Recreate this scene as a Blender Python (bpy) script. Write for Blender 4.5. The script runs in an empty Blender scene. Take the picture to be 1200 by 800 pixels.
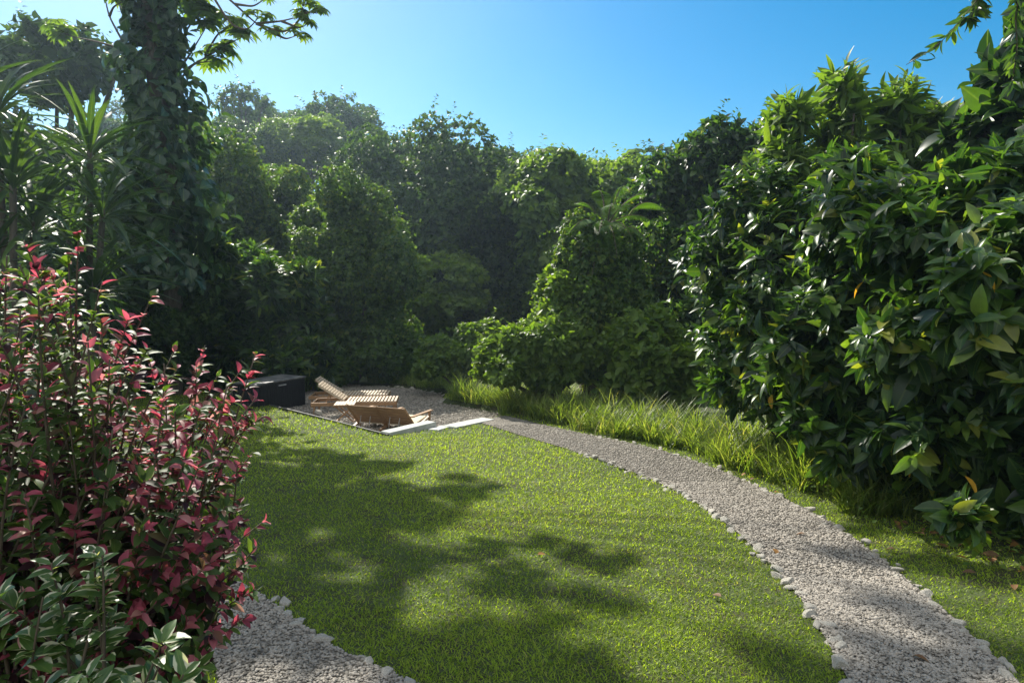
import bpy, math, random
import numpy as np
from mathutils import Vector, Matrix
rng = np.random.default_rng(7); random.seed(7)
SC = bpy.context.scene
COL = SC.collection
# ---------------------------------------------------------------- camera, sky, sun, exposure
CAMZ, PITCH, F = 1.65, math.radians(5.0), 800.0
cam_d = bpy.data.cameras.new('camera'); cam = bpy.data.objects.new('camera', cam_d); COL.objects.link(cam)
cam.location = (0, 0, CAMZ); cam.rotation_euler = (math.radians(90) - PITCH, 0, 0)
cam_d.lens = 24; cam_d.sensor_width = 36; cam_d.clip_start = .05; cam_d.clip_end = 3000
SC.camera = cam
SUN_AZ, SUN_EL = math.radians(-29), math.radians(38)      # azimuth measured from +Y towards +X
sd = Vector((math.sin(SUN_AZ)*math.cos(SUN_EL), math.cos(SUN_AZ)*math.cos(SUN_EL), math.sin(SUN_EL)))
wd = bpy.data.worlds.new('World'); SC.world = wd; wd.use_nodes = True
nt = wd.node_tree; bg = nt.nodes['Background']
sky = nt.nodes.new('ShaderNodeTexSky'); sky.sky_type = 'NISHITA'; sky.sun_disc = False
sky.sun_elevation = SUN_EL; sky.sun_rotation = SUN_AZ
sky.air_density = 1.0; sky.dust_density = .7; sky.ozone_density = 4.0; sky.altitude = 300
hsv = nt.nodes.new('ShaderNodeHueSaturation'); hsv.inputs['Saturation'].default_value = 1.5; hsv.inputs['Hue'].default_value = .487
nt.links.new(sky.outputs[0], hsv.inputs['Color']); SKYS = .07
def wn(t, **k):
    n = nt.nodes.new(t)
    for a_, b_ in k.items(): setattr(n, a_, b_)
    return n
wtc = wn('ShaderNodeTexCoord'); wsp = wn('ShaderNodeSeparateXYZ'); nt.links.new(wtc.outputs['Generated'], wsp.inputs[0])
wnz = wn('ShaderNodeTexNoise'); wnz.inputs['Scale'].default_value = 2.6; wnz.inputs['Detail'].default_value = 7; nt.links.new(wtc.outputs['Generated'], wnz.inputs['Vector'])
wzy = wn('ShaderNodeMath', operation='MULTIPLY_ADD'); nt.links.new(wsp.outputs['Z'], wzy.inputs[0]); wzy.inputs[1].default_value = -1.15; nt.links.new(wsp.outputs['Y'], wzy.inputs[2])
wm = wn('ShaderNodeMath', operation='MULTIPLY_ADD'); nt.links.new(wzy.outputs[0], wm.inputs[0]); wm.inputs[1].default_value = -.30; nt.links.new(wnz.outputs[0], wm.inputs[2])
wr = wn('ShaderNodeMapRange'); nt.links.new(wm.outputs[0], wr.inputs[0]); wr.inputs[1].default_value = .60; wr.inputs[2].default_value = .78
wx = wn('ShaderNodeMix', data_type='RGBA'); nt.links.new(wr.outputs[0], wx.inputs[0]); nt.links.new(hsv.outputs[0], wx.inputs[6]); wx.inputs[7].default_value = (.50/SKYS, .52/SKYS, .54/SKYS, 1)  # invented bright cloud, overhead and behind the camera, added to fill shaded sides
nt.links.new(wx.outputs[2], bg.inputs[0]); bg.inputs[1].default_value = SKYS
sl = bpy.data.lights.new('sun', 'SUN'); sl.energy = 5.0; sl.angle = math.radians(.5); sl.color = (1, .94, .83)
so = bpy.data.objects.new('sun', sl); COL.objects.link(so)
so.rotation_euler = sd.to_track_quat('Z', 'Y').to_euler()
vs = SC.view_settings; vs.view_transform = 'Standard'; vs.look = 'None'; vs.exposure = 1.0; vs.gamma = 1; vs.use_curve_mapping = False
cy = SC.cycles; cy.max_bounces = 6; cy.diffuse_bounces = 3; cy.glossy_bounces = 2; cy.transmission_bounces = 4; cy.volume_bounces = 0
cy.transparent_max_bounces = 8; cy.caustics_reflective = False; cy.caustics_refractive = False
SC.render.filter_size = 1.0; cy.sample_clamp_direct = 1.5; cy.sample_clamp_indirect = 1.5; cy.use_denoising = True; cy.denoising_prefilter = 'NONE'; cy.denoising_input_passes = 'RGB_ALBEDO_NORMAL'

# ---------------------------------------------------------------- geometry helpers
FW = np.array([0, math.cos(PITCH), -math.sin(PITCH)]); UP = np.array([0, math.sin(PITCH), math.cos(PITCH)])
def W(px, py, Y):                                          # the point at distance Y seen at a place of the photo
    d = FW + UP*(400-py)/F + np.array([1., 0, 0])*(px-600)/F
    return np.array([0, 0, CAMZ]) + d*(Y/d[1])
def sst(a, b, t):
    t = np.clip((t-a)/(b-a), 0, 1); return t*t*(3-2*t)
def lawn_z(y):
    y = np.maximum(y, -6.)
    return np.where(y < 9, -.08*y, -.72 - .06*(np.minimum(y, 24)-9))
def patio_z(y): return -.45 - .05*y
def hills(x, y):
    return sst(24, 60, y)*(2.0 + 5.5*np.exp(-((x+24)/17)**2) + 3*np.exp(-((x-26)/14)**2)) - 1.5*sst(20, 30, y)*np.exp(-((x+1-.05*y)/7)**2)*(1-sst(34, 50, y))
def inpoly(x, y, poly):
    x = np.asarray(x, float); y = np.asarray(y, float); r = np.zeros(np.broadcast(x, y).shape, bool); n = len(poly)
    for i in range(n):
        x0, y0 = poly[i][:2]; x1, y1 = poly[(i+1) % n][:2]
        c = ((y0 > y) != (y1 > y)) & (x < (x1-x0)*(y-y0)/((y1-y0) or 1e-9) + x0)
        r ^= c
    return r
def hit(px, py, fn):
    d = FW + UP*(400-py)/F + np.array([1., 0, 0])*(px-600)/F; d = d/d[1]
    lo, hi = .5, 60.
    for _ in range(50):
        m = (lo+hi)/2
        if CAMZ + d[2]*m > fn(m): lo = m
        else: hi = m
    return np.array([d[0]*lo, lo, CAMZ + d[2]*lo])
def G(px, py): return hit(px, py, lambda y: float(lawn_z(np.array(y))))
def GP(px, py): return hit(px, py, patio_z)
edge_near = [G(*p) for p in [(215, 450), (285, 467.5), (370, 489), (455, 511), (503, 504), (520, 503), (560, 497)]]
edge_far = [GP(*p) for p in [(600, 489), (575, 482), (520, 472), (522, 463), (490, 456), (440, 452), (380, 449), (300, 447), (200, 446)]]
PATIO = [(p[0], p[1]) for p in edge_near + edge_far]
def ground_z(x, y):
    x = np.asarray(x, float); y = np.asarray(y, float)
    z = lawn_z(y) + hills(x, y) + .015*np.sin(x*1.7+y*.9)*np.sin(y*1.3-x*.6)*sst(2, 5, y)
    z = z + .25*sst(4, 9, x)*sst(2, 4, y)*(1-sst(12, 24, y))
    return z
def gz(x, y):
    z = ground_z(x, y)
    return np.where(inpoly(x, y, PATIO), np.minimum(z, patio_z(np.asarray(y)) - .03), z)
def pn(P, f, seed):                                        # cheap smooth noise in about -1..1
    r = np.random.default_rng(seed); o = np.zeros(len(P))
    for k in range(5):
        d = r.normal(size=3); d /= np.linalg.norm(d)
        o += np.sin((P @ d)*f*(.7+.5*k) + r.uniform(0, 6.28))/(1+.4*k)
    return o/2.2
def nrm(v): return v/np.maximum(np.linalg.norm(v, axis=-1, keepdims=True), 1e-9)

# ---------------------------------------------------------------- object helpers
def link(name, me, m, parent=None):
    if m is not None and not me.materials: me.materials.append(m)
    o = bpy.data.objects.new(name, me); COL.objects.link(o)
    if parent is not None: o.parent = parent
    return o
def tag(o, label=None, cat=None, group=None, kind=None):
    if label: o['label'] = label
    if cat: o['category'] = cat
    if group: o['group'] = group
    if kind: o['kind'] = kind
    return o
def thing(name, label, cat, loc=(0, 0, 0), rz=0, group=None):
    o = bpy.data.objects.new(name, None); COL.objects.link(o); o.empty_display_size = .2
    o.location = loc; o.rotation_euler = (0, 0, rz)
    return tag(o, label, cat, group)
def rawmesh(name, V, F_, smooth=False):
    me = bpy.data.meshes.new(name)
    me.from_pydata([tuple(v) for v in V], [], [tuple(f) for f in F_]); me.update()
    if smooth: me.polygons.foreach_set('use_smooth', np.ones(len(me.polygons), bool))
    return me
class MB:
    def __init__(s): s.v = []; s.f = []
    def box(s, c, size, rot=None, bev=0):
        hx, hy, hz = [q/2 for q in size]; b = min(bev, hx*.45, hy*.45, hz*.45)
        n = len(s.v); R = rot or Matrix.Identity(3); c = Vector(c)
        if b <= 0:
            P = [(-hx,-hy,-hz),(hx,-hy,-hz),(hx,hy,-hz),(-hx,hy,-hz),(-hx,-hy,hz),(hx,-hy,hz),(hx,hy,hz),(-hx,hy,hz)]
            Q = [(3,2,1,0),(4,5,6,7),(0,1,5,4),(1,2,6,5),(2,3,7,6),(3,0,4,7)]
        else:
            P = []; Q = []
            for sz in (-1, 1):
                for (hhx, hhy, zz) in (((hx-b), (hy-b), hz), (hx, hy, hz-b)):
                    r = [(-hhx,-hhy,sz*zz),(hhx,-hhy,sz*zz),(hhx,hhy,sz*zz),(-hhx,hhy,sz*zz)]
                    P += r
            Q = [(3,2,1,0), (8,9,10,11)]
            for i in range(4):
                j = (i+1) % 4
                Q += [(i, j, 4+j, 4+i), (4+i, 4+j, 12+j, 12+i), (12+i, 12+j, 8+j, 8+i)]
        s.v += [tuple(R @ Vector(p) + c) for p in P]; s.f += [tuple(n+i for i in q) for q in Q]; return s
    def bar(s, a, b, w, t, up=(0, 0, 1), bev=.003):
        a = Vector(a); b = Vector(b); d = (b-a); L = d.length; d.normalize(); u = Vector(up)
        x = d; y = u.cross(x); y.normalize(); z = x.cross(y)
        R = Matrix((x, y, z)).transposed()
        return s.box((a+b)/2, (L, w, t), R, bev)
    def tube(s, pts, rad, sides=7):
        pts = np.array(pts, float); n = len(pts); rad = np.broadcast_to(rad, n); base = len(s.v)
        ref = np.array([.31, .95, .05])
        for i in range(n):
            t = pts[min(i+1, n-1)] - pts[max(i-1, 0)]; t = t/(np.linalg.norm(t)+1e-9)
            a = np.cross(t, ref); a /= np.linalg.norm(a)+1e-9; b = np.cross(t, a)
            for k in range(sides):
                g = 2*math.pi*k/sides; s.v.append(tuple(pts[i] + rad[i]*(a*math.cos(g)+b*math.sin(g))))
        for i in range(n-1):
            for k in range(sides):
                q = base+i*sides; s.f.append((q+k, q+(k+1) % sides, q+sides+(k+1) % sides, q+sides+k))
        s.f.append(tuple(base+(n-1)*sides+k for k in range(sides))); return s
    def build(s, name, m, parent=None, smooth=False):
        return link(name, rawmesh(name, s.v, s.f, smooth), m, parent)

# leaf templates: rows of (u, v, w, across) and faces
def T_far(): return np.array([(0,0,0,0),(.45,1,.25,0),(1,0,0,-.10),(.45,-1,.25,0)], float), [(0,1,2,3)]
def T_rows(rows, droop, fold):
    V = [(0, 0, 0, 0)]; Fc = []
    for (u, v) in rows: V += [(u, v, fold*v*1.3, -droop*u**2.2), (u, 0, 0, -droop*u**2.2), (u, -v, fold*v*1.3, -droop*u**2.2)]
    V.append((1, 0, 0, -droop)); n = len(rows)
    Fc += [(0, 2, 1), (0, 3, 2)]
    for i in range(n-1):
        a = 1+3*i; b = a+3; Fc += [(a, a+1, b+1, b), (a+1, a+2, b+2, b+1)]
    a = 1+3*(n-1); t = len(V)-1; Fc += [(a, a+1, t), (a+1, a+2, t)]
    return np.array(V, float), Fc
def T_mid(): return T_rows([(.3, .95), (.65, .8)], .18, .25)
def T_near(): return T_rows([(.1, .4), (.3, .92), (.52, 1.), (.74, .72), (.9, .32)], .28, .30)
def T_strap(): return T_rows([(.08, .5), (.25, .9), (.45, 1.), (.62, .95), (.8, .6), (.92, .3)], .5, .3)
def T_blade():
    V = [(0,1,0,0),(0,-1,0,0),(.5,.8,0,-.06),(.5,-.8,0,-.06),(1,0,0,-.3)]
    return np.array(V, float), [(0,1,3,2),(2,3,4)]
def T_long():
    V = []; Fc = []
    us = [0, .25, .5, .75, .92]; ws = [.7, 1, .9, .6, .3]
    for u, w_ in zip(us, ws): V += [(u, w_, 0, -.45*u**2.2), (u, -w_, 0, -.45*u**2.2)]
    V.append((1, 0, 0, -.50))
    for i in range(4): Fc.append((2*i, 2*i+1, 2*i+3, 2*i+2))
    Fc.append((8, 9, 10)); return np.array(V, float), Fc
def leafmesh(name, P, D, N, L, Wd, T, rnd, smooth=True):
    """one mesh of many leaves: base points P, axes D, rough normals N, lengths, half widths"""
    TV, TF = T; n = len(P); k = len(TV)
    D = nrm(D); S = nrm(np.cross(D, N)); N = np.cross(S, D)
    L = np.broadcast_to(L, n)[:, None, None]; Wd = np.broadcast_to(Wd, n)[:, None, None]
    u, v, w, dr = [TV[:, i][None, :, None] for i in range(4)]
    V = P[:, None, :] + D[:, None, :]*(u*L) + S[:, None, :]*(v*Wd) + N[:, None, :]*(w*Wd + dr*L)
    V = V.reshape(-1, 3)
    loops = []; starts = []; tot = []; c = 0
    for f in TF: loops += f; starts.append(c); tot.append(len(f)); c += len(f)
    off = (np.arange(n)*k)[:, None]
    LI = (np.array(loops)[None, :] + off).ravel()
    LS = (np.array(starts)[None, :] + (np.arange(n)*c)[:, None]).ravel(); LT = np.tile(tot, n)
    me = bpy.data.meshes.new(name)
    me.vertices.add(n*k); me.vertices.foreach_set('co', V.astype(np.float32).ravel())
    me.loops.add(len(LI)); me.loops.foreach_set('vertex_index', LI.astype(np.int32))
    me.polygons.add(len(LS)); me.polygons.foreach_set('loop_start', LS.astype(np.int32)); me.polygons.foreach_set('loop_total', LT.astype(np.int32))
    at = me.color_attributes.new('leaf', 'FLOAT_COLOR', 'POINT')
    A = np.ones((n, k, 4), np.float32); A[:, :, 0] = np.asarray(rnd)[:, None]; A[:, :, 1] = np.abs(TV[:, 1])[None, :]; A[:, :, 2] = TV[:, 0][None, :]
    at.data.foreach_set('color', A.ravel())
    me.update(calc_edges=True)
    if smooth: me.polygons.foreach_set('use_smooth', np.ones(len(me.polygons), bool))
    return me
def cat_leaves(parts):
    return [np.concatenate([p[i] for p in parts]) for i in range(6)]    # P D N L W rnd

# ---------------------------------------------------------------- materials
def newmat(name):
    m = bpy.data.materials.new(name); m.use_nodes = True; t = m.node_tree
    for n in list(t.nodes): t.nodes.remove(n)
    out = t.nodes.new('ShaderNodeOutputMaterial'); return m, t, out
def ramp(t, stops, mode='LINEAR'):
    r = t.nodes.new('ShaderNodeValToRGB'); r.color_ramp.interpolation = mode; e = r.color_ramp.elements
    while len(e) < len(stops): e.new(.5)
    for q, (p, c) in zip(e, stops): q.position = p; q.color = (*c, 1)
    return r
def leaf_mat(name, stops, trans=.38, rough=.42, spec=.5, edge=None, rib=True, tcol=(1.5, 1.55, .45), mode='LINEAR'):
    m, t, out = newmat(name); N = t.nodes; Lk = t.links
    at = N.new('ShaderNodeAttribute'); at.attribute_name = 'leaf'
    sp = N.new('ShaderNodeSeparateColor'); Lk.new(at.outputs['Color'], sp.inputs[0])
    r = ramp(t, stops, mode); Lk.new(sp.outputs[0], r.inputs[0]); col = r.outputs[0]
    tc = N.new('ShaderNodeTexCoord'); nz = N.new('ShaderNodeTexNoise'); nz.inputs['Scale'].default_value = 25; nz.inputs['Detail'].default_value = 2
    Lk.new(tc.outputs['Object'], nz.inputs['Vector'])
    if edge:
        mt = N.new('ShaderNodeMath'); mt.operation = 'MULTIPLY_ADD'; Lk.new(nz.outputs[0], mt.inputs[0]); mt.inputs[1].default_value = 1.1; Lk.new(sp.outputs[1], mt.inputs[2])
        mr = N.new('ShaderNodeMapRange'); Lk.new(mt.outputs[0], mr.inputs[0]); mr.inputs[1].default_value = edge[1]; mr.inputs[2].default_value = edge[1]+.12
        mx = N.new('ShaderNodeMix'); mx.data_type = 'RGBA'; Lk.new(mr.outputs[0], mx.inputs[0]); Lk.new(col, mx.inputs[6]); mx.inputs[7].default_value = (*edge[0], 1); col = mx.outputs[2]
    if rib:
        mr = N.new('ShaderNodeMapRange'); Lk.new(sp.outputs[1], mr.inputs[0]); mr.inputs[1].default_value = .0; mr.inputs[2].default_value = .12; mr.inputs[3].default_value = .35; mr.inputs[4].default_value = 0
        mx = N.new('ShaderNodeMix'); mx.data_type = 'RGBA'; Lk.new(mr.outputs[0], mx.inputs[0]); Lk.new(col, mx.inputs[6]); mx.inputs[7].default_value = (.16, .22, .06, 1); col = mx.outputs[2]
    hs = N.new('ShaderNodeHueSaturation'); mv = N.new('ShaderNodeMapRange'); Lk.new(nz.outputs[0], mv.inputs[0]); mv.inputs[3].default_value = .75; mv.inputs[4].default_value = 1.25
    Lk.new(mv.outputs[0], hs.inputs['Value']); Lk.new(col, hs.inputs['Color']); col = hs.outputs[0]
    pb = N.new('ShaderNodeBsdfPrincipled'); pb.inputs['Roughness'].default_value = rough; pb.inputs['Specular IOR Level'].default_value = spec
    Lk.new(col, pb.inputs['Base Color'])
    tr = N.new('ShaderNodeBsdfTranslucent'); mu = N.new('ShaderNodeMix'); mu.data_type = 'RGBA'; mu.blend_type = 'MULTIPLY'; mu.inputs[0].default_value = 1
    Lk.new(col, mu.inputs[6]); mu.inputs[7].default_value = (*[c*1.6 for c in tcol], 1); Lk.new(mu.outputs[2], tr.inputs[0])
    ms = N.new('ShaderNodeMixShader'); ms.inputs[0].default_value = trans; Lk.new(pb.outputs[0], ms.inputs[1]); Lk.new(tr.outputs[0], ms.inputs[2])
    Lk.new(ms.outputs[0], out.inputs[0]); return m
def surf_mat(name, stops, scale=8, detail=6, rough=.85, bump=.3, bscale=None, stretch=(1, 1, 1), spec=.3, bdist=.02, vor=False, coord='Object'):
    m, t, out = newmat(name); N = t.nodes; Lk = t.links
    tc = N.new('ShaderNodeTexCoord'); mp = N.new('ShaderNodeMapping'); mp.inputs['Scale'].default_value = stretch
    Lk.new(tc.outputs[coord], mp.inputs[0])
    nz = N.new('ShaderNodeTexNoise'); nz.inputs['Scale'].default_value = scale; nz.inputs['Detail'].default_value = detail; nz.inputs['Roughness'].default_value = .65
    Lk.new(mp.outputs[0], nz.inputs['Vector']); r = ramp(t, stops); Lk.new(nz.outputs[0], r.inputs[0]); col = r.outputs[0]
    pb = N.new('ShaderNodeBsdfPrincipled'); pb.inputs['Roughness'].default_value = rough; pb.inputs['Specular IOR Level'].default_value = spec
    hsrc = nz.outputs[0]
    if vor:
        v = N.new('ShaderNodeTexVoronoi'); v.inputs['Scale'].default_value = vor; Lk.new(mp.outputs[0], v.inputs['Vector'])
        hs = N.new('ShaderNodeHueSaturation'); mr = N.new('ShaderNodeMapRange'); sp = N.new('ShaderNodeSeparateColor'); Lk.new(v.outputs['Color'], sp.inputs[0])
        Lk.new(sp.outputs[0], mr.inputs[0]); mr.inputs[3].default_value = .5; mr.inputs[4].default_value = 1.35
        Lk.new(mr.outputs[0], hs.inputs['Value']); Lk.new(col, hs.inputs['Color']); col = hs.outputs[0]
        iv = N.new('ShaderNodeMath'); iv.operation = 'SUBTRACT'; iv.inputs[0].default_value = 1; Lk.new(v.outputs['Distance'], iv.inputs[1]); hsrc = iv.outputs[0]
    elif bscale:
        n2 = N.new('ShaderNodeTexNoise'); n2.inputs['Scale'].default_value = bscale; n2.inputs['Detail'].default_value = 5; Lk.new(mp.outputs[0], n2.inputs['Vector']); hsrc = n2.outputs[0]
    Lk.new(col, pb.inputs['Base Color'])
    b = N.new('ShaderNodeBump'); b.inputs['Strength'].default_value = bump; b.inputs['Distance'].default_value = bdist; Lk.new(hsrc, b.inputs['Height']); Lk.new(b.outputs[0], pb.inputs['Normal'])
    Lk.new(pb.outputs[0], out.inputs[0]); return m
M = {}
M['soil'] = surf_mat('soil_and_moss', [(.3, (.035, .028, .016)), (.5, (.045, .06, .018)), (.7, (.06, .085, .022))], 3, 8, .95, .6, 60)
M['gravel'] = surf_mat('gravel_bed', [(.3, (.12, .108, .09)), (.7, (.22, .20, .17))], 2, 6, .9, .9, vor=48, bdist=.02)
M['pebble'] = surf_mat('pebbles', [(.28, (.10, .09, .075)), (.42, (.24, .215, .18)), (.6, (.36, .33, .285)), (.75, (.23, .175, .12))], 22, 3, .85, .3, 90)
M['stone'] = surf_mat('pale_stone', [(.25, (.15, .135, .105)), (.5, (.40, .375, .32)), (.75, (.58, .55, .49))], 9, 8, .85, .6, 40)
M['bark'] = surf_mat('bark', [(.3, (.05, .04, .03)), (.6, (.13, .11, .085)), (.75, (.20, .18, .15))], 6, 8, .9, .8, 14, (3, 3, .7))
M['twig'] = surf_mat('twig_bark', [(.3, (.06, .045, .03)), (.7, (.13, .10, .07))], 10, 4, .8, .3)
M['concrete'] = surf_mat('concrete', [(.3, (.34, .36, .33)), (.6, (.50, .50, .46)), (.8, (.60, .60, .56))], 5, 9, .85, .3, 60)
M['teak'] = surf_mat('weathered_teak', [(.3, (.19, .105, .05)), (.55, (.33, .19, .09)), (.75, (.42, .27, .15))], 9, 6, .5, .25, 30, (1, 9, 9), .4, .004)
M['teak_grey'] = surf_mat('sun_bleached_teak', [(.3, (.38, .28, .18)), (.55, (.53, .43, .31)), (.75, (.62, .53, .42))], 9, 6, .5, .25, 30, (1, 9, 9), .4, .004)
M['canvas'] = surf_mat('cream_canvas', [(.3, (.55, .46, .30)), (.7, (.66, .58, .42))], 30, 4, .8, .2, 120)
M['black'] = surf_mat('black_ribbed_plastic', [(.3, (.010, .011, .014)), (.7, (.022, .023, .027))], 6, 5, .45, .1, 40)
M['lid'] = surf_mat('sun_dappled_black_lid', [(.35, (.045, .045, .05)), (.55, (.13, .13, .125)), (.7, (.30, .28, .25))], 5, 8, .5, .2, 40)  # pale noise patches paint sun dapples into the lid colour
M['edging'] = surf_mat('black_edging_board', [(.3, (.02, .02, .02)), (.65, (.06, .06, .055)), (.8, (.2, .19, .17))], 8, 6, .6, .3)
M['metal'] = surf_mat('grey_wire', [(.3, (.3, .3, .3)), (.7, (.42, .42, .42))], 10, 2, .35, .1)
G1, G2, G3, G4 = (.030, .062, .018), (.055, .105, .022), (.095, .155, .028), (.14, .20, .035)
M['lawn'] = leaf_mat('lawn_blades', [(0, (.065, .11, .014)), (.5, (.205, .275, .028)), (.85, (.275, .345, .045)), (.97, (.27, .26, .08)), (1, (.30, .24, .12))], .48, .5, .22, rib=False)
M['tall_grass'] = leaf_mat('tall_grass_blades', [(0, (.07, .115, .022)), (.5, (.13, .18, .04)), (.82, (.22, .25, .08)), (1, (.34, .29, .16))], .48, .45, .4, rib=False)
M['forest'] = leaf_mat('forest_leaves', [(0, G1), (.5, G2), (.85, G3), (1, (.12, .15, .03))], .42, .5, .3, rib=False)
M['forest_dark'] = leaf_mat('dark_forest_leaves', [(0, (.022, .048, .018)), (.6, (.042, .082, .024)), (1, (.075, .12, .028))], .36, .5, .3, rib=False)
M['forest_pale'] = leaf_mat('pale_forest_leaves', [(0, G2), (.5, G3), (1, G4)], .45, .48, .35, rib=False)
M['bigleaf'] = leaf_mat('broad_glossy_leaves', [(0, (.010, .028, .012)), (.4, (.024, .060, .016)), (.75, (.055, .11, .02)), (.98, (.13, .20, .03)), (1, (.19, .21, .035))], .42, .36, .5)
M['yellow_leaf'] = leaf_mat('yellowed_leaf', [(0, (.45, .22, .02)), (1, (.60, .36, .04))], .4, .45, .4, tcol=(1.2, 1.1, .6))
M['monstera'] = leaf_mat('vine_leaves', [(0, (.016, .042, .024)), (.6, (.032, .075, .028)), (1, (.07, .13, .025))], .28, .36, .5)
M['strap'] = leaf_mat('strap_leaves', [(0, (.02, .045, .018)), (.6, (.035, .075, .02)), (.95, (.07, .12, .025)), (1, (.16, .12, .06))], .3, .38, .5)
M['pink'] = leaf_mat('pink_variegated_leaves', [(0, (.022, .010, .013)), (.16, (.045, .016, .024)), (.26, (.026, .055, .014)), (.45, (.06, .11, .025)), (.52, (.20, .035, .06)), (.75, (.37, .08, .125)), (.92, (.48, .19, .22)), (1, (.42, .34, .22))], .44, .55, .3, tcol=(1.2, .85, .8), rib=False)
M['pink_green'] = leaf_mat('green_and_cream_leaves', [(0, (.03, .065, .014)), (.5, (.055, .11, .02)), (1, (.11, .17, .04))], .36, .55, .3, edge=((.42, .40, .28), 1.38))
M['cream_edge'] = leaf_mat('cream_edged_leaves', [(0, (.035, .075, .02)), (.6, (.06, .12, .03)), (1, (.10, .16, .05))], .3, .42, .45, edge=((.50, .48, .38), 1.15))
M['fern'] = leaf_mat('fern_leaflets', [(0, (.04, .09, .014)), (1, (.09, .17, .025))], .42, .5, .3, rib=False)
M['petal'] = leaf_mat('purple_petals', [(0, (.25, .12, .45)), (1, (.4, .22, .6))], .4, .6, .2, tcol=(1, .8, 1.2), rib=False)
M['litter'] = leaf_mat('fallen_leaves', [(0, (.09, .05, .025)), (.5, (.22, .11, .045)), (1, (.42, .22, .06))], .2, .6, .3, tcol=(1, .9, .7))

# ---------------------------------------------------------------- the ground
def grid_lines(spec):
    o = []
    for a, b, s in spec: o += list(np.arange(a, b, s))
    return np.array(o + [spec[-1][1]])
gx = grid_lines([(-180, -60, 20), (-60, -12, 2.5), (-12, -7, .5), (-7, 5, .12), (5, 12, .5), (12, 60, 2.5), (60, 180, 20)])
gy = grid_lines([(-40, -8, 8), (-8, 1.5, .5), (1.5, 19.5, .12), (19.5, 26, .5), (26, 90, 2.5), (90, 210, 20)])
X, Y = np.meshgrid(gx, gy); Z = gz(X.ravel(), Y.ravel()).reshape(X.shape)
V = np.stack([X, Y, Z], -1).reshape(-1, 3); nx = len(gx); ny = len(gy)
ii, jj = np.meshgrid(np.arange(nx-1), np.arange(ny-1)); a = (jj*nx+ii).ravel()
gm = rawmesh('ground', V.tolist(), np.stack([a, a+1, a+nx+1, a+nx], 1).tolist(), True)
tag(link('ground', gm, M['soil']), kind='structure')
def resample(P, n):
    P = np.array(P, float)[:, :2]; s = np.r_[0, np.cumsum(np.linalg.norm(np.diff(P, axis=0), axis=1))]; t = np.linspace(0, s[-1], n)
    # smooth with a Catmull-like pass
    Q = np.stack([np.interp(t, s, P[:, k]) for k in (0, 1)], 1)
    for _ in range(max(2, n//25)):
        Q[1:-1] = .25*Q[:-2] + .5*Q[1:-1] + .25*Q[2:]
    return Q
def strip(name, A, B, n, m, lift, across=6):
    A = resample(A, n); B = resample(B, n); V = []
    for t in np.linspace(0, 1, across):
        Q = A*(1-t) + B*t; V.append(np.c_[Q, ground_z(Q[:, 0], Q[:, 1]) + lift])
    V = np.array(V); Fc = []
    for k in range(across-1):
        for i in range(n-1): Fc.append((k*n+i, (k+1)*n+i, (k+1)*n+i+1, k*n+i+1))
    return A, B, tag(link(name, rawmesh(name, V.reshape(-1, 3), Fc, True), m), kind='structure')
LP = [G(*p) for p in [(560, 495), (640, 519), (700, 539), (760, 561), (800, 580), (840, 606), (880, 637), (912, 668), (940, 704), (965, 745), (995, 800)]]
RP = [G(*p) for p in [(592, 488), (650, 501), (720, 516), (780, 530), (850, 553), (905, 577), (955, 603), (1005, 635), (1055, 672), (1105, 715), (1150, 757), (1192, 800)]]
LP.append(LP[-1] + (LP[-1]-LP[-2])*2.0); RP.append(RP[-1] + (RP[-1]-RP[-2])*2.5)
LP, RP, _ = strip('gravel_path', LP, RP, 90, M['gravel'], .012)
PATH_R = [tuple(p) for p in LP] + [tuple(p) for p in RP[::-1]]
LL = [G(*p) for p in [(228, 686), (236, 715), (250, 770), (265, 850), (280, 950)]]
LR = [G(*p) for p in [(280, 684), (308, 700), (345, 726), (400, 763), (470, 794), (540, 826), (640, 880)]]
LL, LR, _ = strip('gravel_side_path', LL, LR, 50, M['gravel'], .012)
PATH_L = [tuple(p) for p in LL] + [tuple(p) for p in LR[::-1]]
# patio sheet
xs = np.arange(-11, 1, .15); ys = np.arange(10, 22, .15); V = []; idx = {}; Fc = []
for i, x in enumerate(xs):
    for j, y in enumerate(ys): idx[i, j] = len(V); V.append((x, y, float(patio_z(y))))
cxs, cys = np.meshgrid(xs[:-1]+.075, ys[:-1]+.075, indexing='ij'); ins = inpoly(cxs, cys, PATIO)
for i in range(len(xs)-1):
    for j in range(len(ys)-1):
        if ins[i, j]: Fc.append((idx[i, j], idx[i+1, j], idx[i+1, j+1], idx[i, j+1]))
tag(link('gravel_patio', rawmesh('gravel_patio', V, Fc), M['gravel']), kind='structure')

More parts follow.
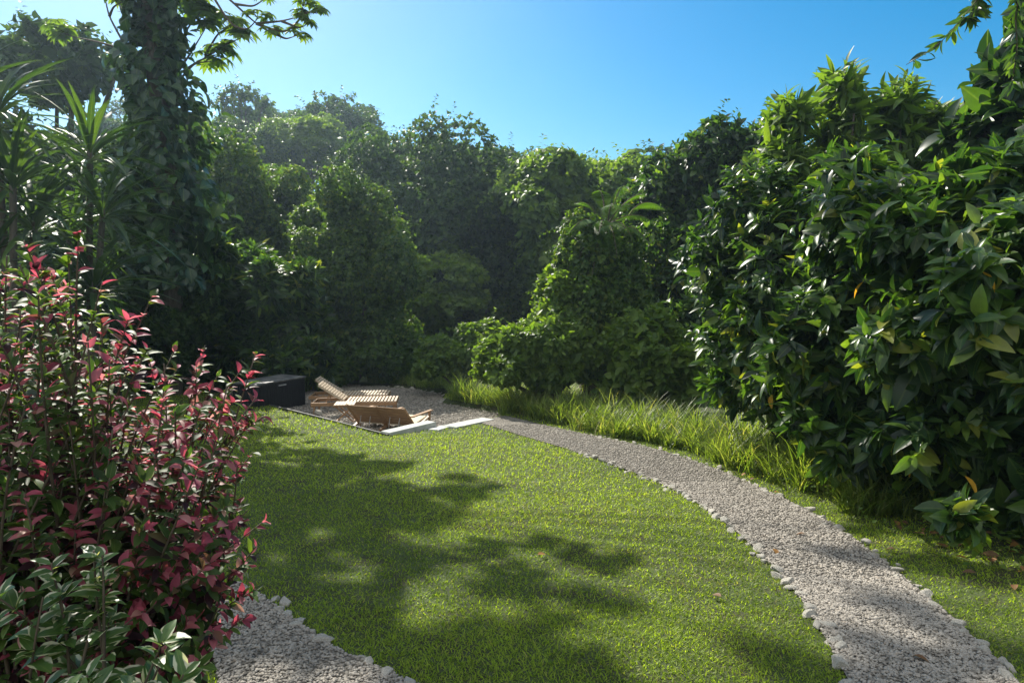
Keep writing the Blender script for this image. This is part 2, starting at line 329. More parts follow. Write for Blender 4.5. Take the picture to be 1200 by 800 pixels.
# loose pebbles
def pebbles(name, pts, size, z0):
    n = len(pts); base = nrm(np.array([(1,0,0),(0,1,0),(-1,0,0),(0,-1,0),(0,0,1),(0,0,-1),(.7,.7,.5),(-.7,.6,.55)], float))
    V = base[None]*rng.uniform(.65, 1.25, (n, 8, 1)); V[:, :, 2] *= .65; V = V*size[:, None, None]*np.array([1.25, .9, 1])
    g = rng.uniform(0, 6.28, n); c, s = np.cos(g)[:, None], np.sin(g)[:, None]
    V = np.stack([V[:, :, 0]*c - V[:, :, 1]*s, V[:, :, 0]*s + V[:, :, 1]*c, V[:, :, 2]], -1)
    V += np.c_[pts, z0][:, None, :]
    tris = [(0,6,4),(0,1,6),(6,1,4),(1,7,4),(1,2,7),(7,2,4),(2,3,4),(3,0,4),(1,0,5),(2,1,5),(3,2,5),(0,3,5)]
    Fi = (np.array(tris)[None] + (np.arange(n)*8)[:, None, None]).reshape(-1)
    me = bpy.data.meshes.new(name); me.vertices.add(n*8); me.vertices.foreach_set('co', V.astype(np.float32).ravel())
    me.loops.add(len(Fi)); me.loops.foreach_set('vertex_index', Fi.astype(np.int32))
    k = len(Fi)//3; me.polygons.add(k); me.polygons.foreach_set('loop_start', (np.arange(k)*3).astype(np.int32)); me.polygons.foreach_set('loop_total', np.full(k, 3, np.int32))
    me.update(calc_edges=True)
    return tag(link(name, me, M['pebble']), kind='stuff')
def scatter(poly, dens_bands, box):
    out = []
    for y0, y1, d in dens_bands:
        n = int(d*(box[1]-box[0])*(y1-y0)); p = np.c_[rng.uniform(box[0], box[1], n), rng.uniform(y0, y1, n)]
        out.append(p[inpoly(p[:, 0], p[:, 1], poly)])
    return np.concatenate(out)
p = scatter(PATH_R, [(1.5, 4.5, 8000), (4.5, 7.5, 4200), (7.5, 12, 1300)], (-1, 4))
pebbles('loose_gravel', p, rng.uniform(.004, .0112, len(p))*(1+.05*p[:, 1]), ground_z(p[:, 0], p[:, 1])+.016)
p = scatter(PATH_L, [(1.2, 5, 6500)], (-3, 1))
pebbles('loose_gravel', p, rng.uniform(.005, .013, len(p)), ground_z(p[:, 0], p[:, 1])+.016)
p = scatter(PATIO, [(10, 21, 420)], (-8, 1))
pebbles('loose_gravel', p, rng.uniform(.012, .03, len(p)), patio_z(p[:, 1])+.006)

# edging stones
def stone_mesh(seed):
    import bmesh
    r = np.random.default_rng(seed); bm = bmesh.new(); bmesh.ops.create_icosphere(bm, subdivisions=3, radius=1)
    P = np.array([v.co[:] for v in bm.verts])
    for _ in range(9):
        d = r.normal(size=3); d /= np.linalg.norm(d); c = r.uniform(.38, .8); k = P @ d
        P = P - np.maximum(k-c, 0)[:, None]*d
    P += r.normal(size=P.shape)*.018
    for v, q in zip(bm.verts, P): v.co = q
    me = bpy.data.meshes.new('edging_stone'); bm.to_mesh(me); bm.free(); me.materials.append(M['stone']); return me
STONES = [stone_mesh(s) for s in range(9)]
def stones(P, z0f, smin, smax, label, group, jit=.03, skip=.04):
    P = np.array(P)[:, :2]; s = np.r_[0, np.cumsum(np.linalg.norm(np.diff(P, axis=0), axis=1))]; d = 0
    while d < s[-1]:
        sz = random.uniform(smin, smax); x = np.interp(d, s, P[:, 0])+random.gauss(0, jit); y = np.interp(d, s, P[:, 1])+random.gauss(0, jit)
        d += sz*random.uniform(1.75, 2.4)
        if random.random() < skip: continue
        o = link('edging_stone', random.choice(STONES), None); o.location = (x, y, float(z0f(x, y))+sz*.12)
        o.scale = (sz*random.uniform(.9, 1.35), sz*random.uniform(.7, 1), sz*random.uniform(.5, .8)); o.rotation_euler = (random.uniform(-.3, .3), random.uniform(-.3, .3), random.uniform(0, 6.28))
        tag(o, label, 'stone', group)
stones(LP[::-1][:62], ground_z, .032, .068, 'rough pale stone edging the lawn side of the long gravel path', 'stones edging the lawn side of the long gravel path')
stones(RP[::-1][:70], ground_z, .026, .056, 'small pale stone edging the hedge side of the long gravel path', 'stones edging the hedge side of the long gravel path', .035, .1)
stones(LR[4:40], ground_z, .03, .055, 'grey white stone between the lawn and the near left gravel', 'stones between the lawn and the near left gravel', .035, .1)
stones(edge_far[2:6], lambda x, y: patio_z(y), .05, .09, 'pale stone on the far rim of the gravel terrace', 'stones on the far rim of the gravel terrace', .06, .1)
o = link('round_stone', STONES[3], None); q = GP(374, 487); o.location = (q[0], q[1], q[2]+.07); o.scale = (.10, .09, .09)
tag(o, 'round white stone lying on the gravel between the loungers and black edging', 'stone')

# ---------------------------------------------------------------- the air
mb = MB(); mb.box((0, 85, 13), (380, 280, 38)); hm, ht, ho = newmat('haze'); pv = ht.nodes.new('ShaderNodeVolumePrincipled')
pv.inputs['Color'].default_value = (.62, .83, 1, 1); pv.inputs['Density'].default_value = .0009; pv.inputs['Anisotropy'].default_value = .6; ht.links.new(pv.outputs[0], ho.inputs['Volume'])
tag(mb.build('haze', hm), kind='stuff')
# ---------------------------------------------------------------- terrace furniture
def edging(name, pts, label):
    mb = MB()
    for a_, b_ in zip(pts[:-1], pts[1:]):
        za, zb = float(lawn_z(np.array(a_[1]))), float(lawn_z(np.array(b_[1])))
        mb.bar((a_[0], a_[1], za-.09), (b_[0], b_[1], zb-.09), .035, .25)
    return tag(mb.build(name, M['edging']), label, 'edging')
edging('edging_board', edge_near[:4], 'black edging board between the lawn and the sunken gravel terrace')
def slab(name, a_, b_, w, hgt, drop, label, cat):
    mb = MB(); a_ = Vector(a_); b_ = Vector(b_); mb.bar(a_ + Vector((0, 0, hgt/2-drop)), b_ + Vector((0, 0, hgt/2-drop)), w, hgt, bev=.008)
    return tag(mb.build(name, M['concrete']), label, cat)
def on(f, px, py): return f(px, py)
k0 = G(452, 510); k1 = G(506, 501); k1[2] = k0[2]+.03; k0[2] += .02
slab('concrete_kerb', k0, k1, .22, .34, .30, 'thick grey concrete kerb block beside the wooden chairs', 'kerb')
slab('concrete_slab', G(508, 505), G(523, 500.5), .2, .10, .07, 'short narrow concrete slab next to the kerb block', 'slab')
slab('concrete_slab', G(527, 501.5), G(572, 492), .30, .10, .065, 'long flat concrete slab across the start of the gravel path', 'slab')

def lounger(x, y, rz, label):
    t = thing('sun_lounger', label, 'sun lounger', (x, y, float(patio_z(y))), rz, 'slatted wooden sun loungers on the gravel terrace')
    Lg, wd_, hh = 1.78, .62, .275; hinge = .70
    mb = MB()
    for s in (0, 1): mb.bar((0, s*wd_, hh-.035), (Lg, s*wd_, hh-.035), .035, .075)
    for xx in (.018, hinge, Lg-.018): mb.bar((xx, .02, hh-.04), (xx, wd_-.02, hh-.04), .032, .06)
    mb.build('frame', M['teak'], t)
    for xx in (.06, Lg-.06):
        for s in (0, 1): MB().bar((xx, s*wd_+(.037 if s == 0 else -.037), 0), (xx, s*wd_+(.037 if s == 0 else -.037), hh-.02), .045, .035, (1, 0, 0)).build('leg', M['teak'], t)
    mb = MB(); n = 15
    for i in range(n):
        xx = hinge+.05+i*(Lg-hinge-.08)/(n-1); mb.box((xx, wd_/2, hh+.012), (.046, wd_+.03, .02), None, .003)
    mb.build('seat', M['teak_grey'], t)
    c, s_ = math.cos(math.radians(33)), math.sin(math.radians(33)); bl = .66; bk = link('backrest', rawmesh('backrest', [], []), M['teak_grey'], t)
    mb = MB(); R = Matrix.Rotation(math.radians(33), 3, 'Y')
    for i in range(11):
        d = .05+i*(bl-.07)/10; mb.box((hinge-d*c, wd_/2, hh+.02+d*s_), (.042, wd_-.10, .018), R, .003)
    for yy in (.07, wd_-.07): mb.bar((hinge, yy, hh-.005), (hinge-bl*c, yy, hh-.005+bl*s_), .035, .035)
    bpy.data.objects.remove(bk); mb.build('backrest', M['teak_grey'], t)
    mb = MB()
    for yy in (.10, wd_-.10): mb.bar((hinge-.42, yy, hh-.05), (hinge-.36*c-.02, yy, hh+.36*s_-.02), .02, .025, (1, 0, 0))
    mb.build('backrest_strut', M['teak'], t)
    return t
lounger(-4.62, 15.35, math.radians(4), 'wooden slatted sun lounger with raised back, farther from the camera')
lounger(-4.22, 14.15, math.radians(5), 'wooden slatted sun lounger with raised back beside the folding table')
def table(x, y, rz):
    t = thing('side_table', 'small slatted folding table with crossed legs in front of the loungers', 'side table', (x, y, float(patio_z(y))), rz)
    mb = MB()
    for i in range(7): mb.box((-.17+i*.34/6, 0, .37), (.052, .42, .018), None, .003)
    mb.build('table_top', M['teak_grey'], t)
    mb = MB()
    for s in (-1, 1): mb.bar((-.21, s*.17, .345), (.21, s*.17, .345), .025, .028)
    mb.build('top_frame', M['teak'], t)
    for yy, s in ((-.15, 1), (-.12, -1), (.15, 1), (.12, -1)):
        MB().bar((-.19*s, yy, 0), (.17*s, yy, .335), .022, .03, (0, 1, 0)).build('leg', M['teak'], t)
    MB().bar((-.17, -.15, .025), (-.17, .15, .025), .02, .02).bar((.17, -.12, .025), (.17, .12, .025), .02, .02).build('stretcher', M['teak'], t)
table(-3.30, 13.35, math.radians(6))
def chair(x, y, rz, label):
    t = thing('low_chair', label, 'chair', (x, y, float(patio_z(y))), rz, 'low wooden chairs with plank backs')
    # local: faces +y, back towards -y; width along x
    w = .58; ang = math.radians(44); bl = .50; y0, z0 = -.16, .12
    dy, dz = -math.sin(ang), math.cos(ang); mb = MB(); R = Matrix.Rotation(ang, 3, 'X')
    for i in range(6):
        d = .05+i*(bl-.08)/5; mb.box((0, y0+dy*d, z0+dz*d), (w-.05, .018, (bl-.08)/5-.004), R, .003)
    mb.build('backrest', M['teak'], t)
    mb = MB()
    for s in (-1, 1): mb.bar((s*w/2, y0-dy*.12, z0-dz*.12), (s*w/2, y0+dy*(bl+.02), z0+dz*(bl+.02)), .035, .045, (1, 0, 0))
    mb.build('back_frame', M['teak'], t)
    mb = MB(); mb.box((0, .10, .15), (w-.05, .50, .03), Matrix.Rotation(math.radians(9), 3, 'X'), .008); mb.build('seat', M['canvas'], t)
    for s in (-1, 1):
        MB().bar((s*(w/2+.03), .36, 0), (s*(w/2+.03), .36, .29), .045, .03, (1, 0, 0)).build('leg', M['teak'], t)
        MB().bar((s*(w/2+.03), -.42, 0), (s*(w/2+.03), .34, .20), .03, .05, (1, 0, 0)).build('side_rail', M['teak'], t)
        MB().bar((s*(w/2+.03), -.30, .302), (s*(w/2+.03), .44, .302), .07, .022).build('armrest', M['teak'], t)
    mb = MB(); p_ = [(-.10, y0+dy*.22-.03, z0+dz*.22), (-.10, y0+dy*.22-.07, .16), (-.10, -.40, .02), (.10, -.40, .02), (.10, y0+dy*.22-.07, .16), (.10, y0+dy*.22-.03, z0+dz*.22)]
    mb.tube(p_, .006, 6); mb.build('wire_bracket', M['metal'], t)
    return t
chair(-2.58, 12.75, math.radians(-20), 'low wooden chair with plank back next to the folding table')
chair(-1.99, 12.5, math.radians(-22), 'low wooden chair with plank back and cream seat beside the concrete kerb')
def storage_box():
    A = Vector((-5.50, 14.55, 0)); B = Vector((-4.86, 15.85, 0)); d = (B-A); Lb = d.length; rz = math.atan2(d.y, d.x)
    t = thing('storage_box', 'black ribbed storage box standing at the left end of the gravel terrace', 'storage box', (A.x, A.y, float(patio_z(15.2))-.02), rz)
    hb, wb = .64, .72; mb = MB(); mb.box((Lb/2, wb/2, hb/2), (Lb, wb, hb), None, .01)
    n = 22
    for i in range(n): mb.box((.03+(Lb-.06)*i/(n-1), -.006, hb/2), (.042, .02, hb-.03), None, .004)
    for i in range(11): mb.box((-.006, .04+(wb-.08)*i/10, hb/2), (.02, .042, hb-.03), None, .004); mb.box((Lb+.006, .04+(wb-.08)*i/10, hb/2), (.02, .042, hb-.03), None, .004)
    mb.build('body', M['black'], t)
    MB().box((Lb/2, -.03, hb-.07), (.22, .025, .03), None, .006).build('handle', M['metal'], t)
    for q in (.2, .8): MB().box((Lb*q, wb+.012, hb-.02), (.10, .02, .06), None, .004).build('hinge', M['metal'], t)
    MB().box((Lb/2, wb/2, hb+.022), (Lb+.06, wb+.06, .038), None, .008).build('lid', M['lid'], t)
storage_box()

# ---------------------------------------------------------------- grass
def lawn_ok(p):
    x, y = p[:, 0], p[:, 1]
    return ~(inpoly(x, y, PATH_R) | inpoly(x, y, PATH_L) | inpoly(x, y, PATIO))
RPx = lambda y: np.interp(y, RP[::-1, 1], RP[::-1, 0])
def grass(name, bands, Ls, Ws, mat, keep, lean=.75, T=None):
    Ps = []; Lq = []; Wq = []
    for (x0, x1, y0, y1, d, sc) in bands:
        n = int(d*(x1-x0)*(y1-y0)); p = np.c_[rng.uniform(x0, x1, n), rng.uniform(y0, y1, n)]; p = p[keep(p)]
        Ps.append(p); Lq.append(rng.uniform(*Ls, len(p))*sc); Wq.append(rng.uniform(*Ws, len(p))*sc)
    p = np.concatenate(Ps); L = np.concatenate(Lq); Wd = np.concatenate(Wq); n = len(p)
    patch = pn(np.c_[p, np.zeros(n)], 1.3, 5)
    P = np.c_[p, ground_z(p[:, 0], p[:, 1])-.004]
    a_ = rng.uniform(0, 6.28, n); le = rng.uniform(.25, 1.0, n)*lean
    D = np.c_[np.cos(a_)*le, np.sin(a_)*le, np.ones(n)*rng.uniform(.25, .9, n)]
    Nn = np.c_[-np.cos(a_)*.3, -np.sin(a_)*.3, np.ones(n)*.8] + rng.normal(size=(n, 3))*.25
    rnd = np.clip(rng.beta(2, 2.6, n) + patch*.16 + .10*pn(np.c_[p, np.zeros(n)], 5, 8), 0, .93); rnd[rng.random(n) < .04+.10*sst(.3, .8, pn(np.c_[p, np.zeros(n)], 2.2, 15))] = rng.uniform(.95, 1)
    L = L*(1+.18*patch)
    return tag(link(name, leafmesh(name, P, D, Nn, L, Wd, T or T_blade(), rnd), mat), kind='stuff')
def keep_lawn(p):
    x, y = p[:, 0], p[:, 1]; edge_ = RPx(y)
    right = x > edge_
    bare = right & ((x > edge_+ .35+.9*sst(6, 2.5, y)) ) & (rng.random(len(x)) < sst(.0, 1.2, x-(edge_+.35+.9*sst(6, 2.5, y)))+.25)
    return lawn_ok(p) & ~bare
grass('lawn_grass', [(-3.2, 4.6, 1.6, 4, 8200, 1), (-5, 4.8, 4, 7, 4000, 1.15), (-7.5, 5, 7, 11, 1700, 1.4), (-9.5, 4.5, 11, 17.5, 600, 1.9)], (.019, .040), (.0022, .0038), M['lawn'], keep_lawn)

def tall_grass(name, n_t, keep, Ls, per, label_kind, box):
    t = np.c_[rng.uniform(box[0], box[1], n_t*6), rng.uniform(box[2], box[3], n_t*6)]; t = t[keep(t)][:n_t]
    parts = []
    for c in t:
        n = per; a_ = rng.uniform(0, 6.28, n); le = rng.uniform(.05, .75, n); L = rng.uniform(*Ls, n)*rng.uniform(.55, 1.2)*(1+.25*math.sin(c[0]*3.1+c[1]*2.3))
        P = np.c_[c[0]+rng.normal(0, .05, n), c[1]+rng.normal(0, .05, n), np.full(n, float(ground_z(c[0], c[1])))]
        D = np.c_[np.cos(a_)*le, np.sin(a_)*le, np.ones(n)]; Nn = np.c_[-np.cos(a_), -np.sin(a_), .35+0*a_]
        Nn = Nn*-1 + 0; parts.append((P, D, np.c_[-np.cos(a_), -np.sin(a_), le], L, rng.uniform(.004, .009, n), np.clip(rng.beta(2, 2.5, n)+rng.normal(0, .08), 0, 1)))
    q = cat_leaves(parts)
    return tag(link(name, leafmesh(name, *q[:5], T_long(), q[5]), M['tall_grass']), kind=label_kind)
def border_keep(p):
    x, y = p[:, 0], p[:, 1]; e = RPx(y); f = x-e
    lo = .30 + .10*np.sin(y*2.1); hi = 1.75 - .6*sst(9, 6.5, y)
    a_ = (f > lo) & (f < hi) & (y > 6.0) & (y < 13.2)
    b_ = inpoly(x, y, [tuple(GP(522, 478)[:2]), tuple(G(575, 490)[:2]), tuple(G(700, 470)[:2]), tuple(G(560, 456)[:2])])
    return (a_ | b_) & ~inpoly(x, y, PATIO)
tall_grass('border_grass', 720, border_keep, (.32, .60), 34, 'stuff', (-2, 6, 5.5, 17))
far_poly = [tuple(GP(*p)[:2]) for p in [(430, 451), (470, 454), (520, 461), (540, 452), (520, 446), (440, 444)]]
tall_grass('terrace_rim_grass', 170, lambda p: inpoly(p[:, 0], p[:, 1], far_poly), (.35, .6), 18, 'stuff', (-6, 0, 17, 24))

def ground_cover():
    n = 16000; p = np.c_[rng.uniform(0, 6, n), rng.uniform(3.2, 12.5, n)]; f = p[:, 0]-RPx(p[:, 1]); m = (f > .18+.15*rng.random(n)) & (f < 2.6) & (rng.random(n) < .25+.75*sst(.5, 1.2, f)*(p[:, 1] < 8.5)) & (pn(np.c_[p, 0*f], 3.5, 4) > -.25)
    m &= ~((p[:, 1] < 4.6) & (f < 1.0)); p = p[m]; n = len(p); a_ = rng.uniform(0, 6.28, n)
    P = np.c_[p, ground_z(p[:, 0], p[:, 1])+rng.uniform(.01, .16, n)]; L = rng.uniform(.03, .075, n)
    D = np.c_[np.cos(a_), np.sin(a_), rng.uniform(-.2, .6, n)]; N_ = rng.normal(size=(n, 3))*.35+np.array([0, 0, 1])
    tag(link('ground_cover', leafmesh('ground_cover', P, D, N_, L, L*.3, T_mid(), rng.beta(2, 2, n)), M['forest_pale']), kind='stuff')
    n = 900; p = np.c_[rng.uniform(1, 6, n), rng.uniform(2.6, 9, n)]; f = p[:, 0]-RPx(p[:, 1]); p = p[(f > .5) & (f < 2.6)]; n = len(p); a_ = rng.uniform(0, 6.28, n)
    P = np.c_[p, ground_z(p[:, 0], p[:, 1])+.02]; L = rng.uniform(.05, .12, n)
    tag(link('leaf_litter', leafmesh('leaf_litter', P, np.c_[np.cos(a_), np.sin(a_), 0*a_+.1], rng.normal(size=(n, 3))*.3+np.array([0, 0, 1]), L, L*.26, T_mid(), rng.beta(1.2, 2, n)), M['litter']), kind='stuff')
ground_cover()
# ---------------------------------------------------------------- plants
def blob(px, py, Yd, rx, ry, rd):
    return (W(px, py, Yd), np.array([rx*Yd/F, rd, ry*Yd/F]))
def clumps(blobs, seed, k=12):
    r_ = np.random.default_rng(seed+500); out = []
    for c, r in blobs:
        out.append((c, r*.70))
        for _ in range(k):
            d = r_.normal(size=3); d[2] = d[2]*.9+.25; d[1] -= .3; d /= np.linalg.norm(d); q = r_.uniform(.2, .46)
            out.append((c + d*r*r_.uniform(.72, 1.02), r*q*np.array([1, 1, r_.uniform(.8, 1.3)])))
    return out
def shell(blobs, n, depth=.35, rough=.22, f=2.2, seed=1, low_cut=-.85, sub=12):
    """points near the skin of a union of ellipsoids, with outward normals"""
    blobs = clumps(blobs, seed, sub) if sub else blobs
    vol = np.array([(b[1][0]*b[1][2]+b[1][0]*b[1][1]+b[1][1]*b[1][2]) for b in blobs]); vol = vol/vol.sum()
    Pq = []; Nq = []
    for i, (c, r) in enumerate(blobs):
        m = int(n*vol[i]*1.7)+8; d = nrm(rng.normal(size=(m, 3))); d = d[d[:, 2] > low_cut]
        P0 = d*r; R = 1 + rough*pn((P0+c), f, seed) + rough*.5*pn((P0+c), f*3.3, seed+1); R *= 1-depth*rng.random(len(d))**1.7
        sk = rng.random(len(d)) < .07; R[sk] *= 1+rng.uniform(.05, .38, sk.sum())
        P1 = c + d*r*R[:, None]; ok = np.ones(len(d), bool)
        for j, (c2, r2) in enumerate(blobs):
            if j != i: ok &= (np.linalg.norm((P1-c2)/r2, axis=1) > .82)
        Pq.append(P1[ok]); Nq.append(nrm(d/r)[ok])
    return np.concatenate(Pq), np.concatenate(Nq)
def foliage(P, Nn, k, L, ratio, spread=.9, up=.25, droop=.15, jit=.1, rbias=0):
    """k leaves on each shoot at P growing along Nn"""
    n = len(P); nz_ = np.clip(Nn[:, 2:3], -.3, 1); ax = nrm(Nn + np.array([0, 0, 1.])*up*(.6+1.3*np.maximum(nz_, 0)) + rng.normal(size=(n, 3))*.35); parts = []; dz_ = np.c_[0*nz_, 0*nz_, -droop*(1.15-1.1*nz_)]
    ref = nrm(np.cross(ax, np.array([.2, .3, .9]))); r2 = np.cross(ax, ref); a0 = rng.uniform(0, 6.28, n); sv = rng.normal(0, .12, n); cl = .20*pn(P, 1.1, 77)
    for j in range(k):
        a_ = a0 + j*2.4 + rng.normal(0, .3, n); sp = spread*rng.uniform(.6, 1.3, n)
        rad = ref*np.cos(a_)[:, None] + r2*np.sin(a_)[:, None]
        D = nrm(ax*(1.05-.35*sp)[:, None] + rad*sp[:, None] + dz_)
        Lj = L*rng.uniform(.55, 1.3, n); Pj = P - ax*(jit*j/k*L*2.0) + rng.normal(size=(n, 3))*L*.12
        N_ = ax*.8 - rad*.3 + np.array([0, 0, .35]) + rng.normal(size=(n, 3))*.22
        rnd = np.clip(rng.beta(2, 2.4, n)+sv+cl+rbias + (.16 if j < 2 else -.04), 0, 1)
        parts.append((Pj, D, N_, Lj, Lj*ratio*rng.uniform(.8, 1.15, n), rnd))
    return cat_leaves(parts)
def stems(base, tips, r0, sides=6, sag=.15, mb=None, fork=.45):
    mb = mb or MB(); base = np.array(base, float)
    for q in tips:
        q = np.array(q, float); m = base + (q-base)*fork; m[2] += sag*np.linalg.norm(q-base)*.4
        pts = []
        for t in np.linspace(0, 1, 7): pts.append((1-t)**2*base + 2*t*(1-t)*m + t*t*q + rng.normal(0, .012*np.linalg.norm(q-base), 3)*(0 < t < 1))
        mb.tube(pts, np.linspace(r0, r0*.22, 7), sides)
    return mb
def sprays(P, Nn, L, ratio, length, kk=12, droop=.35, rbias=0):
    n = len(P); parts = []; ax = nrm(Nn*.8+np.array([0, 0, .45])+rng.normal(size=(n, 3))*.4); ln = length*rng.uniform(.4, 1.2, n)
    ref = nrm(np.cross(ax, np.array([.2, .3, .9]))); r2 = np.cross(ax, ref)
    for j in range(kk):
        u = j/(kk-1); c = P + ax*(u*ln)[:, None] + np.array([0, 0, -1.])*(droop*ln*u*u)[:, None]; a_ = j*2.4+rng.normal(0, .4, n)
        rad = ref*np.cos(a_)[:, None]+r2*np.sin(a_)[:, None]; D = nrm(rad*.9+ax*(.2+.6*u)+np.array([0, 0, -.25])); Lj = L*rng.uniform(.6, 1.1, n)*(1.05-.4*u)
        parts.append((c, D, ax*.6+np.array([0, 0, .5])+rng.normal(size=(n, 3))*.25, Lj, Lj*ratio, np.clip(rng.beta(2.4, 2, n)+rbias, 0, 1)))
    return cat_leaves(parts)
def plant(name, label, cat, base, blobs, n, k, L, ratio, mat, T, trunk=(.12, 'trunk'), depth=.4, rough=.22, f=2.2, seed=1, up=.25, droop=.15, spread=.9, group=None, ntips=9, low_cut=-.85, part='crown', rbias=0, inner=.25, sub=12, spray=None):
    bx_, by_ = base; bz = float(ground_z(bx_, by_)) - .05
    t = thing(name, label, cat, (bx_, by_, bz), 0, group); o0 = np.array([bx_, by_, bz])
    P, Nn = shell(blobs, n, depth, rough, f, seed, low_cut, sub)
    q = foliage(P, Nn, k, L, ratio, spread, up, droop, rbias=rbias)
    if inner:
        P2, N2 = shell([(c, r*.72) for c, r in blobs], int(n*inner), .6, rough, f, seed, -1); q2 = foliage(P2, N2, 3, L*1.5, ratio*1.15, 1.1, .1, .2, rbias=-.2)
        q = cat_leaves([q, q2])
    if spray:
        ks = rng.choice(len(P), max(4, int(len(P)*spray[0]))); ks = ks[Nn[ks][:, 2] > -.3]; q = cat_leaves([q, sprays(P[ks], Nn[ks], L, ratio, spray[1], rbias=rbias)])
    q[0] = q[0]-o0
    gzv = ground_z(q[0][:, 0]+bx_, q[0][:, 1]+by_) - bz; okk = q[0][:, 2] > gzv+.02
    q = [a_[okk] for a_ in q]
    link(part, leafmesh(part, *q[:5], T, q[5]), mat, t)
    tips = [c + (rng.normal(size=3)*.35)*r for c, r in blobs for _ in range(max(1, ntips//len(blobs)))]
    stems((0, 0, 0), [np.array(p_)-o0 for p_ in tips], trunk[0]).build(trunk[1], M['bark'], t, True)
    return t

# --- background forest: a few crown shapes, each tree its own thing
def crown_proto(seed, n, L, flat=1.0):
    r = np.random.default_rng(seed); bl = []
    for i in range(r.integers(7, 11)):
        a_ = r.uniform(0, 6.28); d = r.uniform(.1, .75); hh = r.uniform(-.35, .5)
        bl.append((np.array([math.cos(a_)*d, math.sin(a_)*d, hh*flat]), np.array([1, 1, .8*flat])*r.uniform(.32, .58)))
    bl.append((np.array([0, 0, .1]), np.array([.7, .7, .65*flat])))
    P, Nn = shell(bl, n, .3, .25, 6, seed, -.9)
    q = foliage(P, Nn, 4, L, .42, .9, .3, .15)
    ks = rng.choice(len(P), 170); q = cat_leaves([q, sprays(P[ks], Nn[ks], L, .4, .28)])
    return leafmesh('crown', *q[:5], T_far(), q[5])
PROTO = []
for i, (L, fl, mt) in enumerate([(.05, 1., 'forest'), (.06, .85, 'forest_dark'), (.05, 1.15, 'forest_dark'), (.07, .9, 'forest_pale'), (.055, 1.0, 'forest'), (.065, .8, 'forest_dark')]):
    me = crown_proto(100+i, 6500, L, fl); me.materials.append(M[mt]); PROTO.append(me)
tm = MB()
tm.tube([(0, 0, 0), (.02, .01, .35), (-.01, .03, .7), (.02, 0, 1.0)], [.06, .045, .035, .02], 7)
for k in range(5):
    a_ = k*1.26+.4; tm.tube([(0, 0, .5+.06*k), (.12*math.cos(a_), .12*math.sin(a_), .72+.05*k), (.3*math.cos(a_), .3*math.sin(a_), .9+.05*k)], [.025, .018, .008], 5)
trunk_me = rawmesh('trunk', tm.v, tm.f, True); trunk_me.materials.append(M['bark'])
SKY = [(-400, 60), (0, 150), (230, 125), (262, 118), (300, 112), (345, 108), (395, 122), (430, 150), (470, 160), (505, 155), (535, 165), (550, 186), (600, 182), (650, 186), (700, 190), (760, 186), (800, 168), (840, 160), (880, 152), (950, 165), (1000, 172), (1200, 170), (1700, 150)]
def sky_z(x, y):
    px = 600 + F*x/y*1.0; py = np.interp(px, [s[0] for s in SKY], [s[1] for s in SKY]); return W(px, py, y)[2]
def far_tree(x, y, R, Hmax, i, label, group):
    z0 = float(ground_z(x, y)); top = min(z0+Hmax, sky_z(x, y)+rng.normal(0, .05)*y*.12)
    hgt = max(top - z0, 2.0); t = thing('forest_tree', label, 'tree', (x, y, z0-.1), rng.uniform(0, 6.28), group)
    cr = link('crown', PROTO[i], None, t); rz = min(R*.85, hgt*.5)
    cr.scale = (R, R, rz); cr.location = (0, 0, hgt-rz*1.02)
    tr = link('trunk', trunk_me, None, t); tr.scale = (R*1.3, R*1.3, max(hgt-rz*.8, .5))
    return t
LBL = {0: 'mid green bushy tree in the wooded slope behind the garden', 1: 'dark broad crowned tree in the wooded slope behind the garden', 2: 'dark tall crowned tree in the wooded slope behind the garden',
       3: 'pale leaved tree in the wooded slope behind the garden', 4: 'mid green bushy tree in the wooded slope behind the garden', 5: 'dark broad crowned tree in the wooded slope behind the garden'}
for (yy, x0, x1, st, R, H) in [(64, -48, 62, 5.2, 4.4, 16), (54, -42, 54, 4.8, 4.0, 14), (45, -36, 44, 4.4, 3.6, 12), (37, -31, 34, 4.0, 3.3, 9.5), (30, -26, 27, 3.6, 2.9, 7.5)]:
    for x in np.arange(x0, x1, st):
        px_ = 600+F*x/yy
        if yy < 40 and 470 < px_ < 640 and False: continue
        i = int(rng.integers(0, 6)); xx = x+rng.normal(0, .8); y2 = yy+rng.normal(0, 1.5)
        if not (-150 < px_ < 1350): continue
        far_tree(xx, y2, R*rng.uniform(.8, 1.2), H*rng.uniform(.75, 1.1), i, LBL[i], 'trees on the wooded slope, '+('dark' if i in (1, 2, 5) else 'pale' if i == 3 else 'mid green'))

NEAR, MID, FAR = T_near(), T_mid(), T_far()
# --- open crowned trees breaking the skyline
for px, py, Yd, lab in [(508, 172, 46, 'open feathery tree breaking the skyline above the dark hollow'), (592, 184, 50, 'small open tree at the lowest dip of the skyline'), (388, 122, 52, 'open topped tree on the right shoulder of the hilltop'), (285, 112, 52, 'twiggy tree on the crest of the left hill'), (845, 160, 44, 'open tree on the ridge left of the rosette trees'), (770, 186, 42, 'loose branched tree on the ridge above the glossy leaved tree')]:
    plant('emergent_tree', lab, 'tree', ((px-600)/F*Yd, Yd), [blob(px, py, Yd, 20, 12, 1.1), blob(px-18, py+12, Yd, 16, 12, .9), blob(px+20, py+10, Yd, 18, 11, .9), blob(px+3, py+26, Yd, 24, 16, 1.2)], 130, 5, .34, .34, M['forest_dark'], MID, (.2, 'trunk'), depth=.9, seed=int(px), rough=.4, inner=0, sub=0, ntips=16, spray=(.25, 1.5))
